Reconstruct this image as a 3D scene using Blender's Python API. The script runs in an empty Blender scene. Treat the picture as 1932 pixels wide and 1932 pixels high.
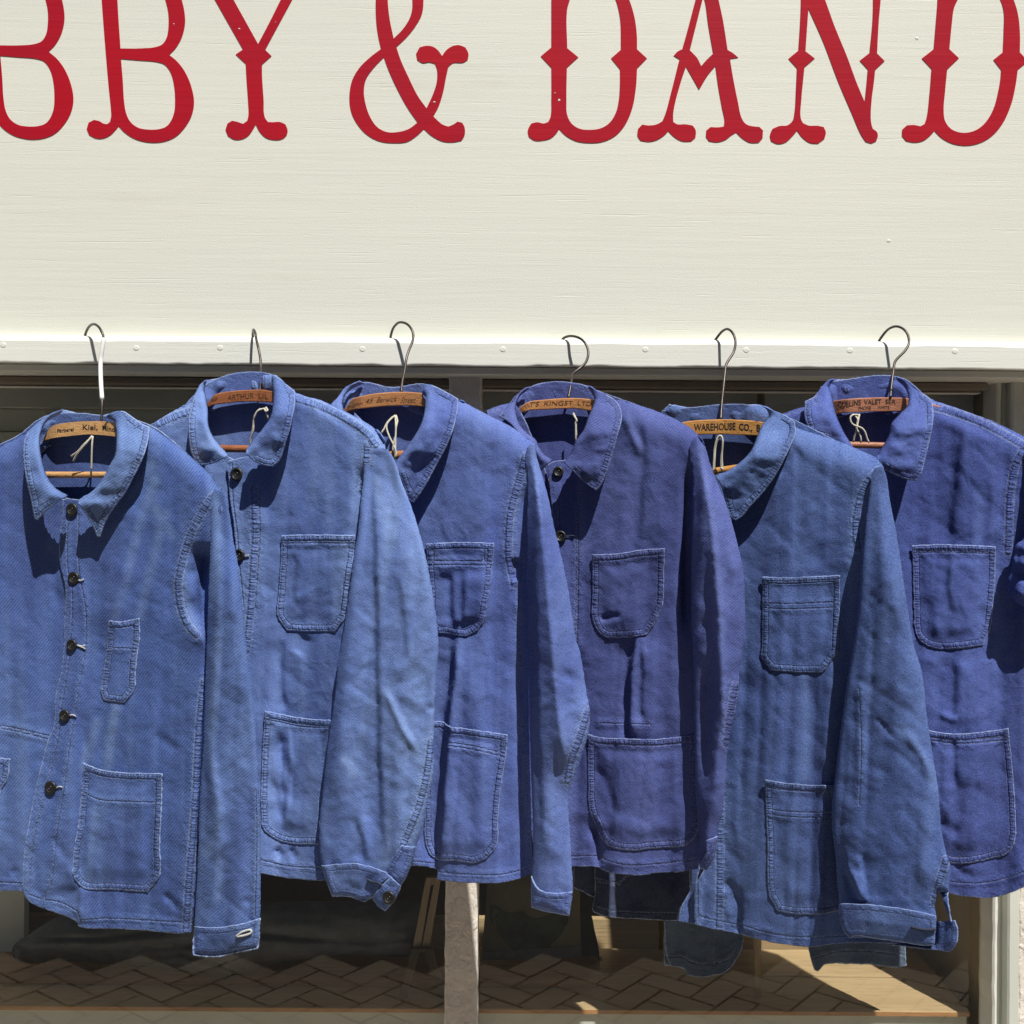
import bpy, math, random
import numpy as np
from mathutils import Vector, Matrix
from mathutils.geometry import delaunay_2d_cdt
R = math.radians
scene = bpy.context.scene
col = scene.collection

# ------------------------------------------------------------------ camera
HT = 0.4503            # tan of half the field of view
CAM_Y, CAM_Z, ROLL = -1.75, 1.62, R(0.40)
cam_data = bpy.data.cameras.new("camera")
cam = bpy.data.objects.new("camera", cam_data)
col.objects.link(cam)
cam_data.sensor_width = 36.0
cam_data.lens = 18.0 / HT
cam_data.clip_start = 0.05
cam_data.clip_end = 500
cam.matrix_world = Matrix.Translation((0, CAM_Y, CAM_Z)) @ Matrix.Rotation(R(90), 4, 'X') @ Matrix.Rotation(ROLL, 4, 'Z')
scene.camera = cam

# ------------------------------------------------------------------ light
SUN_EL, SUN_AZ = R(58), R(23.5)      # azimuth: to the right of the wall's normal
sd = Vector((math.sin(SUN_AZ) * math.cos(SUN_EL), -math.cos(SUN_AZ) * math.cos(SUN_EL), math.sin(SUN_EL)))
sun_data = bpy.data.lights.new("sun", 'SUN')
sun_data.energy = 5.0
sun_data.angle = R(0.55)
sun_data.color = (1.0, 0.975, 0.925)
sun = bpy.data.objects.new("sun", sun_data)
col.objects.link(sun)
sun.rotation_euler = sd.to_track_quat('Z', 'Y').to_euler()
sun.location = sd * 20
world = bpy.data.worlds.new("World")
scene.world = world
world.use_nodes = True
wn = world.node_tree
wn.nodes.clear()
sky = wn.nodes.new('ShaderNodeTexSky')
sky.sky_type = 'NISHITA'
sky.sun_disc = False
sky.sun_elevation = SUN_EL
sky.sun_rotation = math.atan2(sd.x, sd.y)
bg = wn.nodes.new('ShaderNodeBackground')
bg.inputs[1].default_value = 0.05
wo = wn.nodes.new('ShaderNodeOutputWorld')
wn.links.new(sky.outputs[0], bg.inputs[0])
wn.links.new(bg.outputs[0], wo.inputs[0])
scene.view_settings.view_transform = 'Standard'
scene.view_settings.look = 'None'
scene.view_settings.exposure = 0.16
scene.view_settings.gamma = 1.0
scene.render.engine = 'CYCLES'
scene.cycles.max_bounces = 8
scene.cycles.transparent_max_bounces = 12

# ------------------------------------------------------------------ photograph tracing -> world
PX = 1.0 / 2756.0          # metres per photograph pixel at the jackets
def W(x, y, d):
    """a traced point (photograph pixels) that stands d metres in front of the sign's face"""
    x = np.asarray(x, float); y = np.asarray(y, float); d = np.asarray(d, float) + 0 * x
    Y = -d
    dist = Y - CAM_Y
    u = (x - 2048) / 2048 * HT * dist
    v = (2048 - y) / 2048 * HT * dist
    c, s = math.cos(ROLL), math.sin(ROLL)
    return np.stack([u * c - v * s, Y, CAM_Z + u * s + v * c], -1)
def Wv(x, y, d): return Vector(W(x, y, d).tolist())

def parse(s):
    return [tuple(float(q) for q in p.split(',')) for p in s.split()]
def frame(ox, oy, sc):
    def f(s):
        pts = parse(s) if isinstance(s, str) else s
        return [(ox + sc * x, oy + sc * y) for x, y in pts]
    return f
A = frame(0, 1200, 1400 / 1932)
C = frame(1200, 1200, 1400 / 1932)
E = frame(2600, 1200, 1496 / 1932)
def B(s): return A([(x, y + 1932) for x, y in parse(s)])
def D(s): return C([(x, y + 1932) for x, y in parse(s)])
def F(s): return E([(x, y + 1400 / (1496 / 1932)) for x, y in parse(s)])
L1 = frame(0, 0, 600 / 966); L2 = frame(1200, 0, 600 / 966); L3 = frame(2100, 0, 600 / 966); L4 = frame(2996, 0, 1100 / 1932)
HS = 600 / 1932
H1 = frame(0, 1250, HS); H2 = frame(750, 1300, HS); H3 = frame(1300, 1250, HS)
H4 = frame(1980, 1300, HS); H5 = frame(2650, 1300, HS); H6 = frame(3200, 1280, HS)
BS = 1000 / 1932
W1 = frame(0, 3400, BS); W2 = frame(900, 3400, BS); W3 = frame(1850, 3400, BS); W4 = frame(2700, 3400, 1396 / 1932)

# ------------------------------------------------------------------ noise
def _h(ix, iy, seed):
    n = (ix.astype(np.int64) * 374761393 + iy.astype(np.int64) * 668265263 + seed * 1442695041) & 0xffffffff
    n = ((n ^ (n >> 13)) * 1274126177) & 0xffffffff
    n = n ^ (n >> 16)
    return (n & 0xffff) / 65535.0
def vnoise(x, y, seed=0):
    x = np.asarray(x, float); y = np.asarray(y, float)
    ix = np.floor(x); iy = np.floor(y)
    fx = x - ix; fy = y - iy
    fx = fx * fx * fx * (fx * (fx * 6 - 15) + 10); fy = fy * fy * fy * (fy * (fy * 6 - 15) + 10)
    a = _h(ix, iy, seed); b = _h(ix + 1, iy, seed); c = _h(ix, iy + 1, seed); d = _h(ix + 1, iy + 1, seed)
    return (a + (b - a) * fx) * (1 - fy) + (c + (d - c) * fx) * fy - 0.5
def fbm(x, y, seed=0, o=3):
    s = 0; a = 1
    for i in range(o):
        s = s + a * vnoise(x * 2 ** i + 17.3 * i, y * 2 ** i + 9.1 * i, seed + i * 31); a *= 0.5
    return s
def rnoise(x, y, seed=0, o=2):
    s = 0; a = 1
    for i in range(o):
        s = s + a * (0.5 - 2 * np.abs(vnoise(x * 2 ** i + 3.7 * i, y * 2 ** i + 1.3 * i, seed + 57 * i))); a *= 0.5
    return s
def sstep(t): 
    t = np.clip(t, 0, 1); return t * t * (3 - 2 * t)

def dist_line(P, L):
    """distance of points P (n,2) to polyline L, with the arc position"""
    P = np.asarray(P, float); L = np.asarray(L, float)
    best = np.full(len(P), 1e9); arc = np.zeros(len(P)); acc = 0
    for a, b in zip(L[:-1], L[1:]):
        ab = b - a; l2 = max((ab ** 2).sum(), 1e-9)
        t = np.clip(((P - a) @ ab) / l2, 0, 1)
        q = P - (a + t[:, None] * ab)
        dd = np.sqrt((q ** 2).sum(1))
        m = dd < best
        best = np.where(m, dd, best); arc = np.where(m, acc + t * math.sqrt(l2), arc)
        acc += math.sqrt(l2)
    return best, arc
def inside(P, poly):
    P = np.asarray(P, float); x, y = P[:, 0], P[:, 1]
    c = np.zeros(len(P), bool); n = len(poly); j = n - 1
    for i in range(n):
        xi, yi = poly[i]; xj, yj = poly[j]
        if yi != yj:
            m = ((yi > y) != (yj > y)) & (x < (xj - xi) * (y - yi) / (yj - yi) + xi)
            c ^= m
        j = i
    return c
def smooth_line(pts, closed=False, step=8.0, corner=48):
    """Catmull-Rom through the traced points, keeping sharp corners sharp"""
    pts = [np.array(p, float) for p in pts]
    n = len(pts); out = []
    segs = n if closed else n - 1
    def tang(i):
        if not closed and (i <= 0 or i >= n - 1): return None
        a, b, c = pts[(i - 1) % n], pts[i % n], pts[(i + 1) % n]
        v1, v2 = b - a, c - b
        l1, l2 = np.linalg.norm(v1), np.linalg.norm(v2)
        if l1 < 1e-6 or l2 < 1e-6: return None
        ang = math.degrees(math.acos(max(-1, min(1, float(v1 @ v2) / (l1 * l2)))))
        if ang > corner: return None
        t = v1 / l1 + v2 / l2
        return t / (np.linalg.norm(t) + 1e-9)
    for i in range(segs):
        p, q = pts[i], pts[(i + 1) % n]
        L = np.linalg.norm(q - p)
        if L < 1e-6: continue
        t0 = tang(i); t1 = tang(i + 1)
        m0 = (q - p) if t0 is None else t0 * L
        m1 = (q - p) if t1 is None else t1 * L
        k = max(1, int(L / step))
        for s in range(k):
            t = s / k
            out.append((2*t**3 - 3*t**2 + 1) * p + (t**3 - 2*t**2 + t) * m0 + (-2*t**3 + 3*t**2) * q + (t**3 - t**2) * m1)
    if not closed: out.append(pts[-1])
    return [tuple(o) for o in out]
def offset_line(L, o):
    L = np.array(L, float); t = np.gradient(L, axis=0)
    n = np.stack([-t[:, 1], t[:, 0]], 1); n /= np.linalg.norm(n, axis=1)[:, None] + 1e-9
    return [tuple(p) for p in L + n * o]

# ------------------------------------------------------------------ objects
def tag(o, label=None, cat=None, group=None, kind=None):
    if label: o['label'] = label
    if cat: o['category'] = cat
    if group: o['group'] = group
    if kind: o['kind'] = kind
    return o
def empty(name, loc, label, cat, group=None):
    o = bpy.data.objects.new(name, None)
    o.empty_display_size = 0.05
    col.objects.link(o); o.location = loc
    tag(o, label, cat, group)
    return o
def link_mesh(name, me, mat, parent=None):
    o = bpy.data.objects.new(name, me); col.objects.link(o)
    if mat: me.materials.append(mat)
    if parent is not None:
        o.parent = parent
        if parent.parent is None: o.matrix_parent_inverse = Matrix.Translation(-parent.location)
    return o
def mesh_from(verts, faces, smooth=False):
    me = bpy.data.meshes.new("m")
    me.from_pydata([tuple(v) for v in verts], [], faces)
    if smooth: me.polygons.foreach_set('use_smooth', [True] * len(me.polygons))
    me.update()
    return me

class MB:
    def __init__(s): s.v = []; s.f = []
    def box(s, x0, x1, y0, y1, z0, z1):
        b = len(s.v)
        s.v += [(x0,y0,z0),(x1,y0,z0),(x1,y1,z0),(x0,y1,z0),(x0,y0,z1),(x1,y0,z1),(x1,y1,z1),(x0,y1,z1)]
        s.f += [tuple(b + i for i in q) for q in ((0,3,2,1),(4,5,6,7),(0,1,5,4),(1,2,6,5),(2,3,7,6),(3,0,4,7))]
        return s
    def hexa(s, c):            # eight corners, bottom ring then top ring
        b = len(s.v); s.v += [tuple(p) for p in c]
        s.f += [tuple(b + i for i in q) for q in ((0,3,2,1),(4,5,6,7),(0,1,5,4),(1,2,6,5),(2,3,7,6),(3,0,4,7))]
        return s
    def bar(s, p, q, w, t):
        p = Vector(p); q = Vector(q); a = (q - p).normalized()
        side = a.cross(Vector((0, 1, 0)))
        if side.length < .01: side = Vector((1, 0, 0))
        side.normalize(); up = a.cross(side).normalized()
        side *= w / 2; up *= t / 2
        return s.hexa([p - side - up, p + side - up, p + side + up, p - side + up, q - side - up, q + side - up, q + side + up, q - side + up])
    def tube(s, pts, r, n=10, closed=False):
        pts = [Vector(p) for p in pts]; b = len(s.v); m = len(pts)
        rs = r if isinstance(r, (list, tuple)) else [r] * m
        prev = None
        for i, p in enumerate(pts):
            t = (pts[min(i + 1, m - 1)] - pts[max(i - 1, 0)]).normalized()
            if prev is None:
                u = t.orthogonal().normalized()
            else:
                u = (prev - t * prev.dot(t)).normalized()
            prev = u; w = t.cross(u)
            for k in range(n):
                a = 2 * math.pi * k / n
                s.v.append(tuple(p + (u * math.cos(a) + w * math.sin(a)) * rs[i]))
        for i in range(m - 1):
            for k in range(n):
                k2 = (k + 1) % n
                s.f.append((b + i*n + k, b + i*n + k2, b + (i+1)*n + k2, b + (i+1)*n + k))
        s.f.append(tuple(b + k for k in reversed(range(n))))
        s.f.append(tuple(b + (m-1)*n + k for k in range(n)))
        return s
    def build(s, name, mat, parent=None, smooth=False, bevel=0):
        o = link_mesh(name, mesh_from(s.v, s.f, smooth), mat, parent)
        if bevel:
            m = o.modifiers.new('bevel', 'BEVEL'); m.width = bevel; m.segments = 2; m.limit_method = 'ANGLE'
        return o
def spline3(pts, step=0.004):
    pts = [np.array(p, float) for p in pts]; out = []
    n = len(pts)
    for i in range(n - 1):
        p0 = pts[max(i-1, 0)]; p1 = pts[i]; p2 = pts[i+1]; p3 = pts[min(i+2, n-1)]
        k = max(2, int(np.linalg.norm(p2 - p1) / step))
        for s in range(k):
            t = s / k
            out.append(0.5 * ((2*p1) + (-p0+p2)*t + (2*p0-5*p1+4*p2-p3)*t*t + (-p0+3*p1-3*p2+p3)*t**3))
    out.append(pts[-1])
    return [tuple(o) for o in out]

# ------------------------------------------------------------------ cloth sheets
def triangulate(outline, extra, spacing, holes=()):
    """outline: densified closed polygon; extra: polylines whose points become vertices"""
    ol = np.array(outline)
    x0, y0 = ol.min(0); x1, y1 = ol.max(0)
    gx = np.arange(x0, x1, spacing); gy = np.arange(y0, y1, spacing * 0.87)
    X, Y = np.meshgrid(gx, gy); X = X + (np.arange(len(gy)) % 2)[:, None] * spacing / 2
    X = X + (vnoise(X * .37, Y * .41, 5)) * spacing * .5; Y = Y + (vnoise(X * .43, Y * .39, 8)) * spacing * .5
    G = np.stack([X.ravel(), Y.ravel()], 1)
    G = G[inside(G, outline)]
    db, _ = dist_line(G, list(outline) + [outline[0]])
    G = G[db > spacing * 0.45]
    ex = []
    for L in extra:
        q = np.array(smooth_line(L, False, spacing * .8))
        q = q[inside(q, outline)]
        if len(q):
            dq, _ = dist_line(q, list(outline) + [outline[0]])
            q = q[dq > 2.5]
            if len(q): ex.append(q)
    for h in holes:
        G = G[~inside(G, h)]
    pts = [Vector((float(p[0]), float(-p[1]))) for p in ol]
    n = len(pts)
    edges = [(i, (i + 1) % n) for i in range(n)]
    for h in holes:
        b = len(pts); pts += [Vector((float(p[0]), float(-p[1]))) for p in h]
        edges += [(b + i, b + (i + 1) % len(h)) for i in range(len(h))]
    for q in ex + [G]:
        pts += [Vector((float(p[0]), float(-p[1]))) for p in q]
    ov, oe, of, *_ = delaunay_2d_cdt(pts, edges, [], 2 if holes else 1, 1e-4)
    V = np.array([(v.x, -v.y) for v in ov])
    of = [tuple(f) for f in of]
    if holes:
        cen = np.array([V[list(f)].mean(0) for f in of]); bad = np.zeros(len(of), bool)
        for h in holes: bad |= inside(cen, h)
        of = [f for f, b in zip(of, bad) if not b]
    return V, of

def add_attrs(me, V, attrs, uvrot=0.0):
    for k, a in attrs.items():
        at = me.attributes.new(k, 'FLOAT', 'POINT')
        at.data.foreach_set('value', np.asarray(a, np.float32))
    uv = me.uv_layers.new(name='UVMap')
    li = np.zeros(len(me.loops), np.int32); me.loops.foreach_get('vertex_index', li)
    c, s = math.cos(uvrot), math.sin(uvrot)
    X = V[:, 0] * PX; Y = -V[:, 1] * PX
    U = np.stack([X * c - Y * s, X * s + Y * c], 1)[li]
    uv.data.foreach_set('uv', U.astype(np.float32).ravel())

def sheet(name, outline, depth, mat, parent, spacing=10.0, double=(), single=(), fade=(), thick=0.0016,
          back=None, uvrot=0.0, corner=48, cover=None, fray=1.2, estitch=False):
    """a cloth piece: traced outline, depth(x, y) in metres, own thickness.
    back: a second depth function that closes it into a tube or pad."""
    ol = smooth_line(outline, True, 7.0, corner)
    if fray:
        a = np.array(ol)
        a = a + np.stack([vnoise(a[:, 0] * .09, a[:, 1] * .09, 3), vnoise(a[:, 0] * .09, a[:, 1] * .09, 4)], 1) * fray * 2
        ol = [tuple(p) for p in a]
    loop = ol + [ol[0]]
    rim = []
    cx = np.array(loop)
    for o in (4.0, 9.0):
        for sgn in (1, -1):
            rim.append(offset_line(loop, o * sgn))
    rim = [r for r in rim if inside(np.array(r[::7]), ol).mean() > .6]
    V, Fc = triangulate(ol, list(double) + list(single) + rim, spacing)
    x, y = V[:, 0], V[:, 1]
    d = depth(x, y)
    P = W(x, y, d)
    edge, earc = dist_line(V, loop)
    def mind(lines):
        m = np.full(len(V), 200.0); a = np.zeros(len(V))
        for L in lines:
            dd, ar = dist_line(V, smooth_line(L, False, 16))
            a = np.where(dd < m, ar, a); m = np.minimum(m, dd)
        return m, a
    sdd, sarc = mind(double); sss, _ = mind(single); fdd, _ = mind(fade)
    if cover is not None:
        dc = np.full(len(V), 1e9)
        for cl in (cover if isinstance(cover[0], list) else [cover]):
            dq, _ = dist_line(V, smooth_line(cl, False, 20)); dc = np.minimum(dc, dq)
        edge = np.where(dc < 45, 200, edge)
    attrs = {'edge': np.minimum(edge, 200), 'sd': sdd, 'ss': sss, 'fade': fdd, 'ea': earc, 'sa': sarc}
    if cover is not None and estitch: attrs['edgestitch'] = .9 * sstep((dc - 30) / 20)
    if back is not None:
        db = back(x, y, d)
        P2 = W(x, y, db)
        n = len(P)
        faces = Fc + [tuple(n + i for i in reversed(f)) for f in Fc]
        me = mesh_from(np.concatenate([P, P2]), faces, True)
        VV = np.concatenate([V, V]); attrs = {k: np.concatenate([v, v]) for k, v in attrs.items()}
        add_attrs(me, VV, attrs, uvrot)
        return link_mesh(name, me, mat, parent)
    me = mesh_from(P, Fc, True)
    add_attrs(me, V, attrs, uvrot)
    o = link_mesh(name, me, mat, parent)
    if thick:
        m = o.modifiers.new('thickness', 'SOLIDIFY'); m.thickness = thick; m.offset = -1
    return o
# ------------------------------------------------------------------ materials
class NT:
    def __init__(s, name):
        s.m = bpy.data.materials.new(name); s.m.use_nodes = True
        s.t = s.m.node_tree; s.t.nodes.clear()
        s.out = s.t.nodes.new('ShaderNodeOutputMaterial')
    def n(s, typ, **kw):
        nd = s.t.nodes.new(typ)
        for k, v in kw.items():
            if k.startswith('i_'):
                key = k[2:]
                key = int(key) if key.isdigit() else key.replace('_', ' ')
                s.put(nd.inputs[key], v)
            else: setattr(nd, k, v)
        return nd
    def put(s, sock, v):
        if isinstance(v, bpy.types.NodeSocket): s.t.links.new(v, sock)
        else: sock.default_value = v
    def math(s, op, a, b=None, c=None, clamp=False):
        nd = s.t.nodes.new('ShaderNodeMath'); nd.operation = op; nd.use_clamp = clamp
        for i, v in enumerate((a, b, c)):
            if v is not None: s.put(nd.inputs[i], v)
        return nd.outputs[0]
    def mix(s, f, a, b, mode='MIX'):
        nd = s.t.nodes.new('ShaderNodeMix'); nd.data_type = 'RGBA'; nd.blend_type = mode
        s.put(nd.inputs[0], f); s.put(nd.inputs[6], a); s.put(nd.inputs[7], b)
        return nd.outputs[2]
    def ramp(s, v, a, b, lo=0.0, hi=1.0):
        nd = s.t.nodes.new('ShaderNodeMapRange'); nd.interpolation_type = 'SMOOTHSTEP'
        s.put(nd.inputs[0], v); nd.inputs[1].default_value = a; nd.inputs[2].default_value = b
        nd.inputs[3].default_value = lo; nd.inputs[4].default_value = hi
        return nd.outputs[0]
    def noise(s, vec, scale, detail=3, rough=.55, dist=0.0):
        nd = s.n('ShaderNodeTexNoise', i_Scale=scale, i_Detail=detail, i_Roughness=rough, i_Distortion=dist)
        s.put(nd.inputs['Vector'], vec); return nd.outputs[0]
    def scale(s, vec, sc, rot=(0, 0, 0), loc=(0, 0, 0)):
        nd = s.n('ShaderNodeMapping'); nd.inputs['Scale'].default_value = sc
        nd.inputs['Rotation'].default_value = rot; nd.inputs['Location'].default_value = loc
        s.put(nd.inputs['Vector'], vec); return nd.outputs[0]
    def attr(s, name):
        return s.n('ShaderNodeAttribute', attribute_name=name).outputs['Fac']
    def obj(s): return s.n('ShaderNodeTexCoord').outputs['Object']
    def uv(s): return s.n('ShaderNodeTexCoord').outputs['UV']
    def finish(s, color, rough=.6, height=None, dist=1.0, strength=1.0, metallic=0.0, spec=.5, sheen=0.0, **kw):
        p = s.n('ShaderNodeBsdfPrincipled')
        s.put(p.inputs['Base Color'], color); s.put(p.inputs['Roughness'], rough)
        p.inputs['Metallic'].default_value = metallic
        p.inputs['Specular IOR Level'].default_value = spec
        if sheen:
            p.inputs['Sheen Weight'].default_value = sheen
            p.inputs['Sheen Roughness'].default_value = .6
        if height is not None:
            b = s.n('ShaderNodeBump'); b.inputs['Strength'].default_value = strength
            b.inputs['Distance'].default_value = dist
            s.put(b.inputs['Height'], height)
            s.t.links.new(b.outputs[0], p.inputs['Normal'])
        s.t.links.new(p.outputs[0], s.out.inputs[0])
        return s.m
def rgb(r, g, b): return (r, g, b, 1.0)
def srgb(r, g, b, k=1.0):
    f = lambda c: ((c / 255 + .055) / 1.055) ** 2.4 if c > 10 else c / 255 / 12.92
    return (f(r) * k, f(g) * k, f(b) * k, 1.0)

def denim(name, base, deep, faded, seed=0.0, twill=1.0, nap=1.0, period=0.0030, seamlight=1.0, crumple=1.0):
    s_cr = .62
    s = NT(name)
    uv = s.scale(s.uv(), (1, 1, 1), loc=(seed * 3.7, seed * 1.9, 0))
    # worn and unworn areas, stretched along the warp
    big = s.noise(s.scale(uv, (5.5, 1.7, 1)), 1.0, 3, .5, .3)
    streak = s.noise(s.scale(uv, (42, 2.0, 1)), 1.0, 3, .55, .2)
    mid = s.noise(s.scale(uv, (26, 20, 1)), 1.0, 4, .65)
    thread = s.noise(s.scale(uv, (900, 260, 1)), 1.0, 2, .7)
    grain = s.noise(s.scale(uv, (420, 420, 1)), 1.0, 2, .6)
    weft = s.noise(s.scale(uv, (260, 1100, 1)), 1.0, 2, .7)
    slub = s.noise(s.scale(uv, (60, 900, 1)), 1.0, 2, .6)
    tw = s.n('ShaderNodeTexWave', wave_type='BANDS', bands_direction='X', wave_profile='SIN')
    s.put(tw.inputs['Vector'], s.scale(uv, (1, 1, 1), rot=(0, 0, R(38))))
    tw.inputs['Scale'].default_value = 1 / period / 20 * 2 * math.pi / 2 * 1.75
    tw.inputs['Distortion'].default_value = 1.2; tw.inputs['Detail'].default_value = 2
    tw.inputs['Detail Scale'].default_value = 6.0
    twv = tw.outputs[1]
    fv = s.math('ADD', s.math('MULTIPLY', big, .55), s.math('ADD', s.math('MULTIPLY', streak, .42), s.math('MULTIPLY', mid, .12)))
    f = s.math('ADD', s.math('MULTIPLY', s.ramp(fv, .42, .66), .62), s.math('ADD', s.attr('age'), .06), clamp=True)
    edge, sdd, sss, fad = s.attr('edge'), s.attr('sd'), s.attr('ss'), s.attr('fade')
    # seam fields (attributes are in photograph pixels, 1 px = 0.36 mm)
    n1 = s.noise(uv, 150, 3, .6)
    band = s.ramp(sdd, 17, 10)                  # inside a double-stitched seam
    eband = s.math('MULTIPLY', s.ramp(edge, 26, 18), s.ramp(edge, 1.0, 7))
    puck = s.noise(s.scale(uv, (150, 150, 1)), 1.0, 2, .5, .8)
    row = s.math('MAXIMUM', s.ramp(s.math('ABSOLUTE', s.math('SUBTRACT', sdd, 11)), 4.0, 1.2), s.ramp(sss, 5.0, 1.0))
    row2 = s.math('MAXIMUM', s.ramp(s.math('ABSOLUTE', s.math('SUBTRACT', edge, 8)), 4, 1), s.ramp(s.math('ABSOLUTE', s.math('SUBTRACT', edge, 25)), 4, 1))
    row = s.math('MAXIMUM', row, s.math('MULTIPLY', row2, s.attr('edgestitch')))
    edge_wear = s.math('MAXIMUM', s.ramp(edge, 5.0, 1.0), s.math('MULTIPLY', s.ramp(s.math('ABSOLUTE', s.math('SUBTRACT', sdd, 17)), 3.5, 1.0), .5))  # pale abraded cloth along raw edges and seam borders
    def ticks(a):
        nd = s.n('ShaderNodeTexNoise', noise_dimensions='1D', i_Scale=1.0, i_Detail=1.0)
        s.put(nd.inputs['W'], s.math('MULTIPLY', a, 1 / 10.0)); return s.ramp(nd.outputs[0], .38, .60)
    est = s.attr('edgestitch')
    tk_s, tk_e = ticks(s.attr('sa')), ticks(s.attr('ea'))
    inb_s = s.math('MULTIPLY', s.ramp(sdd, 15, 9), 1.0); inb_e = s.math('MULTIPLY', s.math('MULTIPLY', s.ramp(edge, 27, 22), s.ramp(edge, 4, 9)), est)
    nearseam = s.math('MAXIMUM', s.ramp(sdd, 55, 15), s.ramp(sss, 30, 6))
    nearseam = s.math('MAXIMUM', nearseam, s.math('MULTIPLY', s.ramp(edge, 60, 8), .8))
    f = s.math('ADD', f, s.math('MULTIPLY', nearseam, s.math('MULTIPLY', s.math('SUBTRACT', n1, .36), 1.3)), clamp=True)
    f = s.math('ADD', f, s.math('MULTIPLY', s.ramp(fad, 34, 0), s.math('ADD', .25, s.math('MULTIPLY', streak, .9))), clamp=True)
    c = s.mix(f, base, faded)
    c = s.mix(s.math('MULTIPLY', inb_s, .58), c, s.mix(tk_s, deep, faded))
    c = s.mix(s.math('MULTIPLY', inb_e, .55), c, s.mix(tk_e, deep, faded))
    dk = s.ramp(s.noise(s.scale(uv, (7, 2.2, 1), loc=(5, 2, 0)), 1.0, 3, .5), .48, .70)
    c = s.mix(s.math('MULTIPLY', dk, .72), c, deep)
    # weave
    wv = s.math('ADD', s.math('MULTIPLY', s.math('SUBTRACT', twv, .5), .30 * twill),
                s.math('ADD', s.math('MULTIPLY', s.math('SUBTRACT', thread, .5), .9 * nap),
                       s.math('ADD', s.math('MULTIPLY', s.math('SUBTRACT', weft, .5), .7 * nap), s.math('ADD', s.math('MULTIPLY', s.math('SUBTRACT', slub, .5), .6), s.math('MULTIPLY', s.math('SUBTRACT', grain, .5), 1.0 * nap)))))
    c = s.mix(s.math('ADD', .5, wv, clamp=True), s.mix(.46, c, rgb(0.008, .014, .06)), s.mix(.17, c, rgb(.42, .52, .78)))
    c = s.mix(s.math('MULTIPLY', edge_wear, s.math('MULTIPLY', .75 * seamlight, s.ramp(n1, .25, .6))), c, rgb(.42, .50, .64))
    dash = s.n('ShaderNodeTexVoronoi', voronoi_dimensions='2D'); s.put(dash.inputs['Vector'], uv); dash.inputs['Scale'].default_value = 330
    ds = s.ramp(dash.outputs[0], .25, .5)
    c = s.mix(s.math('MULTIPLY', row, .6), c, s.mix(ds, rgb(.05, .07, .16), s.mix(seamlight * .35, c, rgb(.45, .5, .6))))
    # relief, metres
    h = s.math('MULTIPLY', twv, .00010 * twill)
    h = s.math('ADD', h, s.math('MULTIPLY', s.math('ADD', thread, weft), .00026 * nap))
    wob = s.n('ShaderNodeVectorMath', operation='ADD'); s.put(wob.inputs[0], uv)
    nz = s.n('ShaderNodeTexNoise', i_Scale=16.0, i_Detail=3.0); s.put(nz.inputs['Vector'], uv)
    vs_ = s.n('ShaderNodeVectorMath', operation='SCALE'); s.put(vs_.inputs[0], nz.outputs['Color']); vs_.inputs['Scale'].default_value = .05
    s.put(wob.inputs[1], vs_.outputs[0]); wuv = wob.outputs[0]
    for sc_, rt, amp_ in (((17, 8, 1), .25, .0050), ((34, 22, 1), -.5, .0030), ((80, 60, 1), .9, .0013)):
        vo = s.n('ShaderNodeTexVoronoi', voronoi_dimensions='2D', feature='SMOOTH_F1'); vo.inputs['Smoothness'].default_value = .18
        vo.inputs['Scale'].default_value = 1.0; s.put(vo.inputs['Vector'], s.scale(wuv, sc_, rot=(0, 0, rt)))
        h = s.math('ADD', h, s.math('MULTIPLY', vo.outputs[0], amp_ * crumple * s_cr))
    h = s.math('ADD', h, s.math('ADD', s.math('MULTIPLY', mid, .0004), s.math('MULTIPLY', grain, .00035)))
    h = s.math('ADD', h, s.math('MULTIPLY', n1, s.math('ADD', .0003, s.math('MULTIPLY', nearseam, .0018))))
    h = s.math('ADD', h, s.math('MULTIPLY', puck, s.math('MULTIPLY', s.math('MAXIMUM', band, s.math('MULTIPLY', eband, s.attr('edgestitch'))), .0010)))
    h = s.math('ADD', h, s.math('MULTIPLY', s.math('ADD', s.math('MULTIPLY', tk_s, inb_s), s.math('MULTIPLY', tk_e, inb_e)), .0009))
    h = s.math('SUBTRACT', h, s.math('MULTIPLY', row, .0008))
    h = s.math('ADD', h, s.math('MULTIPLY', band, .0010))
    return s.finish(c, .92, h, 1.0, 1.0, spec=.08)

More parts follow.
